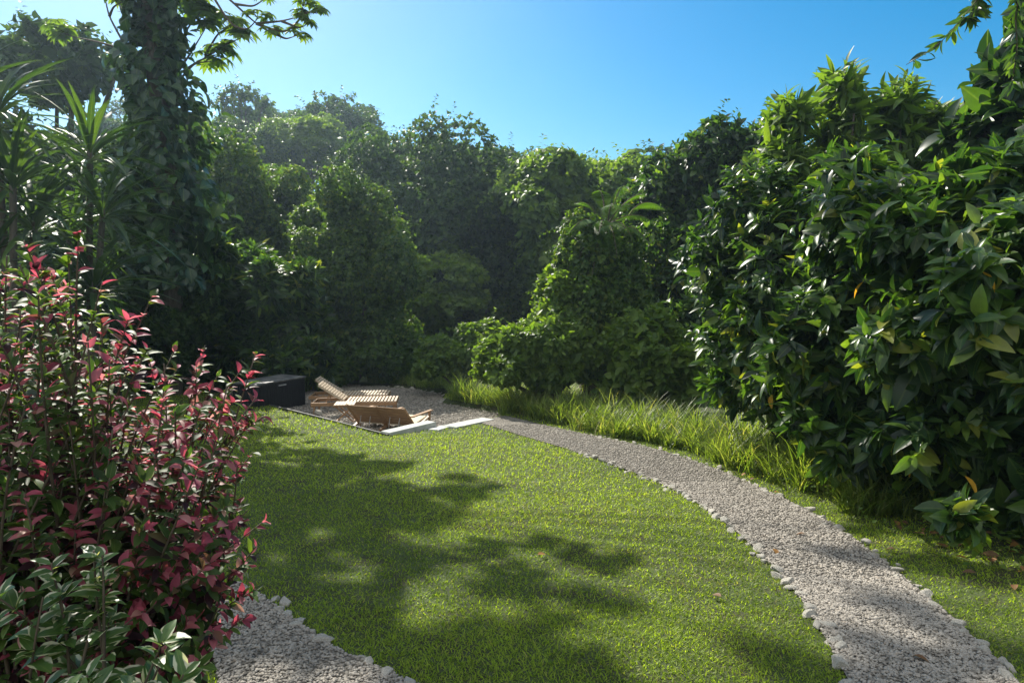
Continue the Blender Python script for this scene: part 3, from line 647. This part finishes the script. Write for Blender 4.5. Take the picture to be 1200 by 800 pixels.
# --- big dark tree over the hollow
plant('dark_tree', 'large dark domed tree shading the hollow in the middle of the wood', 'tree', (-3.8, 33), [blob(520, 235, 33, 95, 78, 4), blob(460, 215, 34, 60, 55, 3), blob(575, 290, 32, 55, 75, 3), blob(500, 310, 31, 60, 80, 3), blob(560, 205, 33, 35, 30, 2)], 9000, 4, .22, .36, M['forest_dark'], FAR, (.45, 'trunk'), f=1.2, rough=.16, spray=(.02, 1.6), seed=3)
plant('vine_mound', 'rounded mound of pale creeper over a dead tree left of the hollow', 'vine', (-5.4, 22.6), [blob(405, 285, 22.5, 62, 62, 1.9), blob(440, 350, 22, 52, 70, 1.6), blob(385, 365, 22, 58, 75, 1.8), blob(462, 410, 21.5, 38, 42, 1.2), blob(420, 420, 21, 60, 35, 1.3)], 12000, 4, .11, .42, M['forest'], MID, (.2, 'stem'), f=1.6, rough=.2, spray=(.03, .8), seed=4, droop=.5, up=.1, part='foliage')
plant('leafy_bush', 'dense round bush between the vine hung trunk and the creeper mound', 'bush', (-10.6, 27), [blob(268, 245, 27, 58, 75, 2.2), blob(320, 250, 27.5, 45, 55, 2), blob(290, 310, 26.5, 70, 60, 2)], 8000, 4, .16, .40, M['forest'], FAR, (.25, 'stem'), spray=(.03, 1.0), seed=5, part='foliage')
plant('broad_leaved_bush', 'dark bush with long upright leaves behind the black box', 'bush', (-7.6, 19.5), [blob(255, 345, 19.5, 75, 62, 1.8), blob(310, 365, 19, 55, 60, 1.5), blob(230, 410, 19, 90, 50, 1.6), blob(320, 415, 18.8, 70, 38, 1.2)], 3600, 7, .34, .17, M['bigleaf'], MID, (.12, 'stem'), seed=6, part='foliage', up=.7)
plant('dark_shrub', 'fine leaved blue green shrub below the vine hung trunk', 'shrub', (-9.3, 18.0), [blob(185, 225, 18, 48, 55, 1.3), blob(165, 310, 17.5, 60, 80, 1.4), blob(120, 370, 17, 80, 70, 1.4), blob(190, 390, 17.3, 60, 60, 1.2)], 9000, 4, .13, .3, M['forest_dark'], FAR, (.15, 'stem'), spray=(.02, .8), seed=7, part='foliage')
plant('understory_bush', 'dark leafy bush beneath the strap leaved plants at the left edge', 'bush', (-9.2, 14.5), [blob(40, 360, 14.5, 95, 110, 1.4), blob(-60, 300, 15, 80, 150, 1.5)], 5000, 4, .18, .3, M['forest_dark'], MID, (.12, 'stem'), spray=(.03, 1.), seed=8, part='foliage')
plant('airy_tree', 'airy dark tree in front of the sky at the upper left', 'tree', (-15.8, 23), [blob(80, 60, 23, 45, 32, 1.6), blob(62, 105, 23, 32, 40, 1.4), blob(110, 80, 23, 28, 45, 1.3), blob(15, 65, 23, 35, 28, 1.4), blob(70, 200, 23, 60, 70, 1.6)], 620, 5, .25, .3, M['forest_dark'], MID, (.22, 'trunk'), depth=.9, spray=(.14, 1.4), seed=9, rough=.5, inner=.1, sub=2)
plant('low_shrub', 'low light green shrub at the near end of the hollow', 'shrub', (-1.35, 18.2), [blob(545, 412, 18.2, 40, 24, .8), blob(520, 425, 18, 30, 18, .7), blob(580, 405, 18.5, 28, 22, .7)], 2600, 4, .12, .38, M['forest_pale'], MID, (.06, 'stem'), spray=(.04, .5), seed=10, part='foliage')
# --- centre
plant('creeper_column', 'tall stump wrapped in creepers behind the tall grass', 'vine', (1.85, 15.2), [blob(700, 315, 15.2, 40, 58, .85), blob(690, 370, 15, 48, 75, .9), blob(725, 355, 15.3, 36, 75, .8)], 6000, 4, .10, .38, M['forest'], MID, (.3, 'stem'), spray=(.03, .5), seed=11, droop=.5, up=.0, part='foliage')
plant('sunlit_bush', 'sunlit leafy bush leaning against the creeper column', 'bush', (.75, 14.6), [blob(640, 400, 14.6, 52, 48, .9), blob(615, 425, 14.2, 45, 32, .8), blob(670, 420, 14.2, 50, 38, .8), blob(660, 355, 14.8, 26, 36, .6)], 3000, 5, .17, .26, M['forest_pale'], MID, (.08, 'stem'), spray=(.05, .6), seed=12, part='foliage')
plant('bright_bush', 'bright green broad leaved bush right of the creeper column', 'bush', (2.55, 13.6), [blob(755, 405, 13.8, 34, 34, .7), blob(745, 440, 13.6, 40, 28, .7), blob(790, 430, 13.5, 38, 34, .7)], 1500, 5, .20, .32, M['forest_pale'], MID, (.06, 'stem'), spray=(.05, .6), seed=13, part='foliage')
plant('wall_of_leaves', 'tall glossy leaved tree behind the bright bush', 'tree', (5.0, 18), [blob(800, 245, 19, 62, 62, 1.8), blob(850, 225, 18, 60, 60, 1.8), blob(775, 330, 18.5, 50, 70, 1.5), blob(830, 330, 17.5, 60, 80, 1.5), blob(880, 240, 17, 50, 60, 1.5), blob(800, 400, 17, 60, 60, 1.3)], 5200, 6, .22, .28, M['bigleaf'], MID, (.2, 'trunk'), spray=(.04, 1.), seed=14, up=.5)
plant('round_tree', 'pale spreading tree rising behind the creeper column', 'tree', (2.6, 28), [blob(640, 235, 28, 55, 45, 2.2), blob(690, 225, 28.5, 45, 38, 2), blob(735, 225, 29, 40, 36, 2), blob(650, 300, 27.5, 50, 60, 2)], 3600, 6, .30, .3, M['forest_pale'], MID, (.25, 'trunk'), spray=(.05, 1.4), seed=15, up=.4, droop=.25)
# --- right: big leaved hedge, trees behind it
HK = dict(up=.35, droop=.42, part='foliage', ntips=26, depth=.62, rough=.30, inner=.18)
plant('hedge_shrub', 'tall hedge shrub with long glossy leaves, farthest along the path', 'shrub', (3.9, 8.9), [blob(880, 350, 9, 72, 85, 1.0), blob(935, 290, 9, 85, 80, 1.1), blob(905, 440, 8.6, 75, 70, .9), blob(970, 390, 8.4, 85, 110, .9)], 1250, 7, .20, .18, M['bigleaf'], NEAR, (.026, 'stem'), seed=16, spray=(.07, .45), **HK)
plant('hedge_shrub', 'tall hedge shrub with broad glossy leaves, beside the middle of the path', 'shrub', (4.1, 7.0), [blob(1020, 290, 7.6, 110, 90, 1.0), blob(1000, 400, 7.2, 95, 95, .9), blob(1080, 390, 6.8, 115, 125, .9), blob(1050, 500, 6.6, 95, 60, .7)], 1250, 7, .21, .19, M['bigleaf'], NEAR, (.026, 'stem'), seed=17, spray=(.07, .45), **HK)
plant('hedge_shrub', 'dense dark hedge shrub with broad leaves at the right edge', 'shrub', (4.5, 5.4), [blob(1140, 300, 6.2, 120, 90, .9), blob(1240, 330, 5.6, 130, 150, .9), blob(1160, 430, 5.7, 125, 120, .8), blob(1220, 530, 5.5, 120, 80, .7), blob(1110, 520, 6.0, 80, 60, .6)], 1300, 7, .21, .21, M['bigleaf'], NEAR, (.026, 'stem'), seed=18, spray=(.07, .45), **HK)
ym = leafmesh('yellow_leaf', np.zeros((1, 3)), np.array([[1., 0, 0]]), np.array([[0, 0, 1.]]), .17, .036, NEAR, [.6]); ym.materials.append(M['yellow_leaf'])
hedges = [o for o in COL.objects if o.get('category') == 'shrub' and o.name.startswith('hedge_shrub')]
for px, py, Yd, h in [(1150, 318, 4.9, 2), (972, 494, 7.2, 1), (1057, 540, 5.9, 1), (1012, 330, 6.3, 1), (905, 462, 7.7, 0), (1130, 557, 5.2, 2), (1085, 345, 5.9, 1), (935, 300, 8.0, 0)]:
    o = link('yellow_leaf', ym, None, hedges[h]); o.location = Vector(W(px, py, Yd))-hedges[h].location; o.rotation_euler = (random.uniform(-.6, .6), random.uniform(.7, 1.4), random.uniform(0, 6.28))
plant('young_plant', 'small broad leaved plant at the foot of the hedge by the lawn', 'plant', (G(1125, 632)[0], G(1125, 632)[1]), [blob(1122, 605, 4.85, 20, 18, .11)], 4, 6, .17, .25, M['bigleaf'], NEAR, (.01, 'stem'), seed=19, part='foliage', inner=0, up=.3, droop=.5, sub=2, ntips=4)
for (lab, px, tops, sd_) in [('slender tree with leaf rosettes behind the hedge, left of the three', 925, [(925, 140, 14, 22), (915, 190, 24, 30), (935, 230, 38, 40)], 21),
                             ('slender tree with leaf rosettes behind the hedge, tallest of the three', 985, [(985, 105, 13, 24), (982, 155, 24, 36), (985, 215, 40, 40)], 22),
                             ('slender tree with leaf rosettes behind the hedge, right of the three', 1050, [(1045, 125, 16, 22), (1085, 150, 16, 16), (1050, 170, 24, 30), (1060, 215, 40, 36)], 23)]:
    plant('rosette_tree', lab, 'tree', ((px-600)/F*11.5, 11.5), [blob(a_, b_, 11.5, c_, d_, .6) for a_, b_, c_, d_ in tops], 22, 10, .26, .105, M['forest_pale'], NEAR, (.07, 'trunk'), seed=sd_, up=1.1, depth=.6, spread=1.05, group=None, inner=.15, sub=0)
plant('edge_tree', 'large leaved tree rising above the hedge at the right edge', 'tree', (6.6, 9), [blob(1150, 160, 9, 34, 30, .7), blob(1188, 105, 9, 30, 42, .7), blob(1205, 180, 9, 45, 40, .8), blob(1225, 50, 9, 35, 60, .7)], 66, 7, .25, .22, M['bigleaf'], NEAR, (.10, 'trunk'), seed=24, up=.3, depth=.6, inner=.3, sub=0)

# --- vine hung trunk, upper left
def vine_tree():
    bx_, by_ = (190-600)/F*17.0, 17.0; bz = float(ground_z(bx_, by_))-.1; o0 = np.array([bx_, by_, bz])
    t = thing('vine_tree', 'tall trunk thickly hung with large climbing leaves at the upper left', 'tree', tuple(o0))
    H = 12.6; pts = [(0.25*math.sin(z*.3), .1*math.cos(z*.4), z) for z in np.linspace(0, H, 12)]
    MB().tube(pts, np.linspace(.34, .16, 12), 10).build('trunk', M['bark'], t, True)
    n = 3100; z = rng.uniform(2.8, 11.6, n); a_ = rng.uniform(0, 6.28, n)
    rr = np.interp(z, [2, 4, 6, 7.5, 9.5, 11, 13], [.9, .95, .85, .8, .52, .42, .3])*(1+.34*np.sin(a_*3+z*1.7)+.30*np.sin(z*2.9+a_))*rng.uniform(.45, 1.15, n)
    P = np.c_[.25*np.sin(z*.3)+np.cos(a_)*rr, np.sin(a_)*rr, z]; out_ = np.c_[np.cos(a_), np.sin(a_), 0*a_]
    D = nrm(out_*.6 + np.array([0, 0, -.6]) + rng.normal(size=(n, 3))*.6); N_ = out_*.7 + np.array([0, 0, .8]) + rng.normal(size=(n, 3))*.4
    L = rng.uniform(.15, .40, n)
    link('climbing_vine', leafmesh('climbing_vine', P, D, N_, L, L*.36, NEAR, rng.beta(2, 2.4, n)), M['monstera'], t)
    # crown high above the frame and side limbs
    mb = MB(); crown = []
    for k in range(5):
        an = -1.4+k*.6; b_ = np.array(pts[8+k % 3]); tip = b_ + np.array([.1+math.cos(an)*1.1, math.sin(an)*1.9, .6+rng.uniform(0, 1.0)])
        mb.tube([b_, (b_+tip)/2+np.array([0, 0, .25]), tip], [.1, .06, .03], 6); crown.append(tip)
    mb.build('limb', M['bark'], t, True)
    cc = [(c, np.array([.5, .6, .35])) for c in crown]; P, Nn = shell(cc, 120, .6, .3, 2, 31)
    q = foliage(P, Nn, 5, .28, .3, 1, .2, .3); link('crown', leafmesh('crown', *q[:5], MID, q[5]), M['forest'], t)
vine_tree()

def palmate(C, Ax, R, lobes, mat_rnd):
    """umbrella leaves: lobes radiating about Ax at C"""
    n = len(C); parts = []; ref = nrm(np.cross(Ax, np.array([.3, .8, .2]))); r2 = np.cross(Ax, ref); a0 = rng.uniform(0, 6.28, n)
    for j in range(lobes):
        a_ = a0 + j*(5.6/lobes); rad = ref*np.cos(a_)[:, None] + r2*np.sin(a_)[:, None]
        D = nrm(rad - Ax*.25 + rng.normal(size=(n, 3))*.06); L = R*rng.uniform(.8, 1.1, n)
        parts.append((C, D, Ax + rng.normal(size=(n, 3))*.1, L, L*.17, mat_rnd))
    return cat_leaves(parts)
def cecropia(name, label, base, Yd, branches, mat, R=.30, r0=.06, hang=False):
    """branches: lists of photo points from the base outwards, each with leaf clusters at its end part"""
    o0 = np.array(base, float); t = thing(name, label, 'tree', tuple(o0)); mb = MB(); Cs = []
    for br in branches:
        pts = [np.array(p_, float)-o0 if len(p_) == 3 and isinstance(p_, np.ndarray) else W(p_[0], p_[1], Yd+(p_[2] if len(p_) > 2 else 0))-o0 for p_ in br]
        pts = np.array(pts); s = np.linspace(0, 1, len(pts)); tt = np.linspace(0, 1, 14); pp = np.stack([np.interp(tt, s, pts[:, k]) for k in range(3)], 1)
        for _ in range(2): pp[1:-1] = .25*pp[:-2]+.5*pp[1:-1]+.25*pp[2:]
        rr = r0*(.35 if len(br) > 1 and not isinstance(br[0], np.ndarray) else 1)
        mb.tube(pp, np.linspace(rr, rr*.3, 14), 6); Cs.append((pp[-1], pp[-1]-pp[-3]))
    C = []; Ax = []; pet = mb
    for c, d in Cs:
        for k in range(7):
            v = nrm(np.array([rng.normal(), rng.normal(), abs(rng.normal())*.8+.1]) + nrm(d)*.5); q = c + v*R*rng.uniform(.5, 1.5); C.append(q); Ax.append(nrm(v*.5+np.array([0, 0, .8])))
            pet.tube([c, (c+q)/2+np.array([0, 0, .04]), q], .006, 4)
    mb.build('branch', M['twig'], t, True)
    C = np.array(C); Ax = np.array(Ax); q = palmate(C, Ax, R, 9, rng.beta(2, 2, len(C)))
    link('crown', leafmesh('crown', *q[:5], MID, q[5]), mat, t)
vb = np.array([(190-600)/F*18.2, 18.2, float(ground_z((190-600)/F*18.2, 18.2))])
top = W(205, -60, 18.2)
cecropia('umbrella_tree', 'umbrella leaved tree with clusters hanging out right of the vine hung trunk', vb, 18.2,
         [[vb, W(200, 150, 18.2), top], [(205, 90), (225, 60), (240, 35)], [(205, 90), (235, 70), (262, 62)], [(240, 68), (265, 52), (282, 45)], [(205, 60), (222, 30), (235, 15)], [(240, 66), (255, 40), (268, 32)], [(205, 100), (228, 74), (248, 72)],
          [(150, 60), (128, 20), (122, -6)], [(128, 20), (133, 8), (148, 0)], [(150, 60), (118, 50), (80, 42)]] + [[(205, -50), ((205+a_)/2, (b_-60)/2-15), (a_, b_, c_)] for a_, b_, c_ in [(222, 6, .1), (214, -18, -.3), (228, -8, .4), (240, -20, .3), (268, -45, -.4), (235, -75, .5), (215, -120, .2), (250, -150, -.5), (190, -90, -.8), (225, -45, -1.), (285, -30, .9), (435, -80, -2.6), (475, -60, -2.2), (262, -225, .2), (295, -205, -.4), (235, -250, .6), (330, -190, .3), (450, -175, -2.4), (490, -150, -2.)]], M['forest_pale'], .36, .10)
ub = np.array([-1.5, 12.0, float(ground_z(-10.5, 14.0))]); ub[0] = -13.2; ub[1] = 13.0; ub[2] = float(ground_z(ub[0], ub[1]))
cecropia('umbrella_tree', 'thin umbrella leaved branch reaching across the sky at the top left', ub, 12.5,
         [[ub, ub+np.array([.2, 0, 4.]), ub+np.array([.5, 0, 8.5]), W(60, -210, 12.8), W(180, -130, 12.6), W(240, -25, 12.5)], [(235, -30), (275, 5), (300, 28), (318, 38)], [(300, 28), (330, 25), (350, 20)], [(275, 5), (297, 8), (312, -2)], [(300, 28), (335, 40), (352, 22), (355, 8)], [(318, 38), (335, 46), (345, 43)], [(330, 25), (350, 33), (358, 30)], [(240, -20), (270, 30), (290, 36), (302, 22)], [(350, 20), (362, 14), (372, 16)]], M['forest_pale'], .17, .07)
# --- cecropia trees standing in the wood
for lab, px, py, Yd in [('umbrella leaved tree in the wood just left of the fern', 640, 190, 30), ('umbrella leaved tree breaking the skyline above the fern', 735, 188, 33)]:
    bs = np.array([(px-600)/F*Yd, Yd, float(ground_z((px-600)/F*Yd, Yd))])
    brs = [[bs, W(px, py+70, Yd), W(px, py+15, Yd)]]
    for k in range(11):
        a_ = k*2.4; ex = 12+34*((k*7) % 5)/5; brs.append([(px, py+45+4*k % 40), (px+math.cos(a_)*ex*.6, py+30+math.sin(a_)*8), (px+math.cos(a_)*ex, py+12+math.sin(a_)*18+k*1.6, math.sin(a_)*1.2)])
    cecropia('umbrella_tree', lab, bs, Yd, brs, M['forest_pale'], .55, .14)

# --- hanging twig at the upper right
def hanging_twig():
    base = np.array([8.6, 8.2, float(ground_z(8.6, 8.2))]); t = thing('overhanging_branch', 'hanging twig with narrow leaves in the sky at the upper right', 'tree', tuple(base))
    a = [base, base+np.array([.1, -.2, 3.0]), W(1320, -60, 7.2), W(1180, -50, 7.0), W(1140, 5, 7.0), W(1115, 45, 6.9), W(1090, 65, 6.9), W(1062, 76, 6.8)]
    b = [W(1200, -40, 7.0), W(1190, 20, 7), W(1192, 60, 7), W(1185, 100, 7)]; c = [W(1160, -40, 7.0), W(1142, 15, 7), W(1128, 22, 7)]
    mb = MB(); parts = []
    for pts, r0, f0 in ((a, .05, .58), (b, .012, .1), (c, .008, .2)):
        pts = np.array(pts)-base; s = np.r_[0, np.cumsum(np.linalg.norm(np.diff(pts, axis=0), axis=1))]; tt = np.linspace(0, s[-1], 40); pp = np.stack([np.interp(tt, s, pts[:, k]) for k in range(3)], 1)
        for _ in range(3): pp[1:-1] = .25*pp[:-2]+.5*pp[1:-1]+.25*pp[2:]
        mb.tube(pp, np.interp(tt/s[-1], [0, .3, .6, 1], [r0, r0*.6, .008 if r0 > .02 else r0*.6, .003]), 6)
        m = 75; u = rng.uniform(f0, 1, m)*s[-1]; P = np.stack([np.interp(u, tt, pp[:, k]) for k in range(3)], 1)
        D = nrm(rng.normal(size=(m, 3))*np.array([1, 1, .4]) + np.array([0, 0, -.75])); L = rng.uniform(.10, .19, m)
        parts.append((P, D, rng.normal(size=(m, 3))+np.array([0, -.4, .6]), L, L*.15, rng.beta(2, 2, m)))
    mb.build('branch', M['twig'], t, True); q = cat_leaves(parts); link('leaves', leafmesh('leaves', *q[:5], NEAR, q[5]), M['bigleaf'], t)
hanging_twig()

# --- strap leaved plants (left)
def strap_plant(label, Yd, heads, px0, L, seed, nl=44):
    bx_, by_ = (px0-600)/F*Yd, Yd; bz = float(ground_z(bx_, by_)); o0 = np.array([bx_, by_, bz]); t = thing('strap_leaved_plant', label, 'plant', tuple(o0)); parts = []; mb = MB()
    for (px, py, dy) in heads:
        c = W(px, py, Yd+dy)-o0; mb.tube([(0, 0, 0), (c[0]*.4, c[1]*.4, c[2]*.5), c-np.array([0, 0, .1]), c], [.06, .05, .045, .03], 7)
        n = nl; a_ = np.arange(n)*2.4+rng.uniform(0, 6); e = rng.uniform(-.15, 1.35, n)
        rad = np.c_[np.cos(a_), np.sin(a_), 0*a_]; D = nrm(rad*np.cos(e)[:, None]+np.array([0, 0, 1])*np.sin(e)[:, None])
        N_ = -rad*np.sin(e)[:, None]+np.array([0, 0, 1])*np.cos(e)[:, None]
        P = c + np.c_[0*a_, 0*a_, -.35*(1.35-e)*.5] + rad*.03; Lq = rng.uniform(.75, 1.15, n)*L
        parts.append((P, D, N_, Lq, Lq*.042, rng.beta(2, 2, n)))
    mb.build('stem', M['bark'], t, True); q = cat_leaves(parts); link('leaves', leafmesh('leaves', *q[:5], T_strap(), q[5]), M['strap'], t)
strap_plant('tall plant with arching strap leaves right of the left edge', 11.0, [(105, 175, 0), (120, 245, -.3), (80, 270, .3), (110, 330, -.4), (60, 350, -.3)], 100, 1.15, 41)
strap_plant('tall plant with arching strap leaves cut by the left edge', 9.5, [(-5, 130, 0), (-40, 110, .2), (15, 210, -.2), (40, 260, .3), (-10, 300, 0)], 10, 1.1, 42)

# --- fern on the creeper column
def fern():
    base = W(712, 262, 15.0); t = thing('tree_fern', 'feathery fern growing out of the top of the creeper column', 'fern', tuple(base)); parts = []; mb = MB()
    for k, (ex, ey, dd) in enumerate([(765, 218, .3), (735, 205, -.3), (745, 232, -.6), (652, 255, -.4), (640, 285, -.2), (668, 230, .2), (672, 305, -.8), (700, 212, .6), (775, 255, .1), (690, 330, -1.0), (655, 322, -.5), (790, 235, .5), (720, 232, -1.1), (700, 270, -1.2), (745, 275, -1.0), (660, 268, -.9), (725, 300, -1.1), (770, 285, -.4)]):
        e = (W(ex, ey, 15.0+dd)-base)*.88; L = np.linalg.norm(e); s0_ = e*(.35 if k % 2 else .05); m = e*.55+np.array([0, 0, .26*L]); tt = np.linspace(0, 1, 40)[:, None]
        pp = (1-tt)**2*s0_ + 2*tt*(1-tt)*m + tt**2*e; pp = pp + np.array([0, 0, -.25])*tt**3*L*.4; mb.tube(pp, np.linspace(.014, .004, 40), 5)
        ax = nrm(np.gradient(pp, axis=0)); side = nrm(np.cross(ax, np.array([0, 0, 1.])+ax*.01))
        u = tt[:, 0]; Lf = L*.22*np.sin(np.pi*np.clip(u*.92+.08, 0, 1))**.8+.02
        for s in (-1, 1): parts.append((pp[2:], nrm(side*s+ax*.45+np.array([0, 0, -.25]))[2:], np.tile([0, 0, 1.], (38, 1))+ax[2:]*.2, Lf[2:], Lf[2:]*.05, rng.beta(2, 2, 38)))
    mb.build('stalk', M['twig'], t, True); q = cat_leaves(parts); link('fronds', leafmesh('fronds', *q[:5], MID, q[5]), M['fern'], t)
fern()

# --- pink shrub and cream edged shrub in the left foreground
def leafy_stems(name, label, base, tips, Yr, mats, L, ratio, per, along=.5, seed=0, r0=.0085, pinkfun=None):
    bz = float(ground_z(base[0], base[1])); o0 = np.array([base[0], base[1], bz]); t = thing(name, label, 'shrub', tuple(o0)); mb = MB(); A = []; B = []
    for (px, py, Yd) in tips:
        q = W(px, py, Yd)-o0; st = np.array([rng.normal(0, .15), rng.normal(0, .15), 0]); m = st+(q-st)*rng.uniform(.35, .65)+np.array([rng.normal(0, .13), rng.normal(0, .13), rng.uniform(.0, .2)])
        tt = np.linspace(0, 1, 12)[:, None]; pp = (1-tt)**2*st + 2*tt*(1-tt)*m + tt**2*q; mb.tube(pp, np.linspace(r0, .0022, 12), 5)
        n = per; u = 1-along*rng.random(n)**1.25; P = np.stack([np.interp(u, tt[:, 0], pp[:, k]) for k in range(3)], 1); ax = nrm(pp[-1]-pp[-4])
        a_ = np.arange(n)*2.4+rng.uniform(0, 6); ref = nrm(np.cross(ax, [.3, .2, .9])); r2 = np.cross(ax, ref); rad = ref*np.cos(a_)[:, None]+r2*np.sin(a_)[:, None]
        tipness = (u-(1-along))/along
        D = nrm(rad*.85+ax*(.15+.75*tipness[:, None]) + np.array([0, 0, -.18]) + rng.normal(size=(n, 3))*.2); N_ = ax*.9+np.array([0, 0, .4])-rad*.2+rng.normal(size=(n, 3))*.25
        Lq = L*rng.uniform(.6, 1.15, n)*(1.1-.45*tipness); leafs = (P, D, N_, Lq, Lq*ratio*rng.uniform(.85, 1.15, n))
        g = pinkfun(px, py)
        isg = rng.random(n) < g
        rnd = np.where(tipness > rng.uniform(.5, 1.05, n), rng.uniform(.50, .98, n), rng.beta(1.2, 1.8, n)*.62); rnd = np.where(rng.random(n) < .22, rng.uniform(.28, .5, n), rnd)
        A.append(tuple(x[~isg] for x in leafs)+(rnd[~isg],)); B.append(tuple(x[isg] for x in leafs)+(rng.beta(2, 2, isg.sum()),))
    mb.build('stem', M['twig'], t, True)
    for nm, Q, mt in (('leaves', A, mats[0]), ('green_leaves', B, mats[1])):
        q = cat_leaves(Q)
        if len(q[0]):
            zz = ground_z(q[0][:, 0]+o0[0], q[0][:, 1]+o0[1])-o0[2]; k_ = q[0][:, 2] > zz+.03; q = [a_[k_] for a_ in q]
            link(nm, leafmesh(nm, *q[:5], NEAR, q[5]), mt, t)
    return t
hull = [(-60, 300), (0, 285), (60, 300), (110, 360), (150, 395), (200, 420), (240, 455), (275, 500), (275, 600), (270, 680), (260, 760), (200, 840), (-60, 840)]
tips = [(92, 276, 2.1), (80, 300, 2.2), (28, 282, 2.0), (8, 300, 2.1), (178, 348, 2.25), (150, 375, 2.2), (300, 412, 2.5), (240, 405, 2.4), (272, 470, 2.45), (295, 487, 2.4), (255, 440, 2.4), (290, 598, 2.3), (270, 560, 2.4), (300, 690, 2.3), (262, 690, 2.2), (230, 430, 2.3), (205, 410, 2.4), (120, 330, 2.1), (60, 320, 2.3)]
tips += [(285, 430, 2.4), (266, 452, 2.35), (300, 466, 2.4), (308, 488, 2.4), (280, 500, 2.35), (255, 478, 2.3), (296, 530, 2.4), (278, 545, 2.3), (300, 640, 2.3), (285, 660, 2.25), (292, 720, 2.2), (310, 610, 2.4)]
while len(tips) < 340:
    px, py = random.uniform(-60, 290), random.uniform(300, 800)
    if inpoly(px, py, hull): tips.append((px, py, random.uniform(1.75, 2.75) if py < 600 else random.uniform(1.8, 2.5)))
leafy_stems('pink_shrub', 'tall shrub with pink, maroon and green leaves in the left foreground', (-1.62, 2.35), tips, None, (M['pink'], M['pink_green']), .074, .23, 70, .78, pinkfun=lambda px, py: .24 + .32*(px < 150)*(py < 540))
ct = [(random.uniform(-40, 130), random.uniform(640, 730), random.uniform(1.5, 1.75)) for _ in range(6)] + [(random.uniform(40, 215), random.uniform(755, 840), random.uniform(1.25, 1.45)) for _ in range(7)] + [(190, 752, 1.4), (215, 790, 1.35), (120, 650, 1.6), (60, 660, 1.6)]
leafy_stems('variegated_shrub', 'low shrub with cream edged green leaves at the bottom left corner', (-1.12, 1.5), ct, None, (M['cream_edge'], M['cream_edge']), .085, .27, 22, .4, pinkfun=lambda px, py: 1.0)

# --- fallen leaves on path and lawn
lm = leafmesh('fallen_leaf', np.zeros((1, 3)), np.array([[1., 0, 0]]), np.array([[0, 0, 1.]]), .08, .022, NEAR, [.7]); lm.materials.append(M['litter'])
lm2 = leafmesh('fallen_leaf', np.zeros((1, 3)), np.array([[1., 0, 0]]), np.array([[0, 0, 1.]]), .07, .02, NEAR, [.2]); lm2.materials.append(M['litter'])
for i, (px, py, lab) in enumerate([(875, 557, 'orange fallen leaf by the grass edge of the path'), (884, 562, 'yellow orange fallen leaf just beside the path stones'), (908, 579, 'large brown fallen leaf on the right rim of the path'), (943, 629, 'small tan fallen leaf in the middle of the gravel path'), (906, 646, 'pale orange fallen leaf near the lawn side of the path'), (1048, 648, 'brown fallen leaf on the grass strip right of the path'), (630, 655, 'red brown fallen leaf lying on the lawn'), (1070, 775, 'tiny brown fallen leaf on the nearest gravel'), (955, 570, 'yellow fallen leaf under the hedge'), (845, 706, 'dark fallen leaf on the lawn near the path')]):
    q = G(px, py); o = link('fallen_leaf', lm if i % 2 == 0 else lm2, None); o.location = (q[0], q[1], float(ground_z(q[0], q[1]))+.035); o.rotation_euler = (random.uniform(-.2, .2), random.uniform(-.2, .2), random.uniform(0, 6.28)); tag(o, lab, 'leaf', 'fallen leaves on the ground')
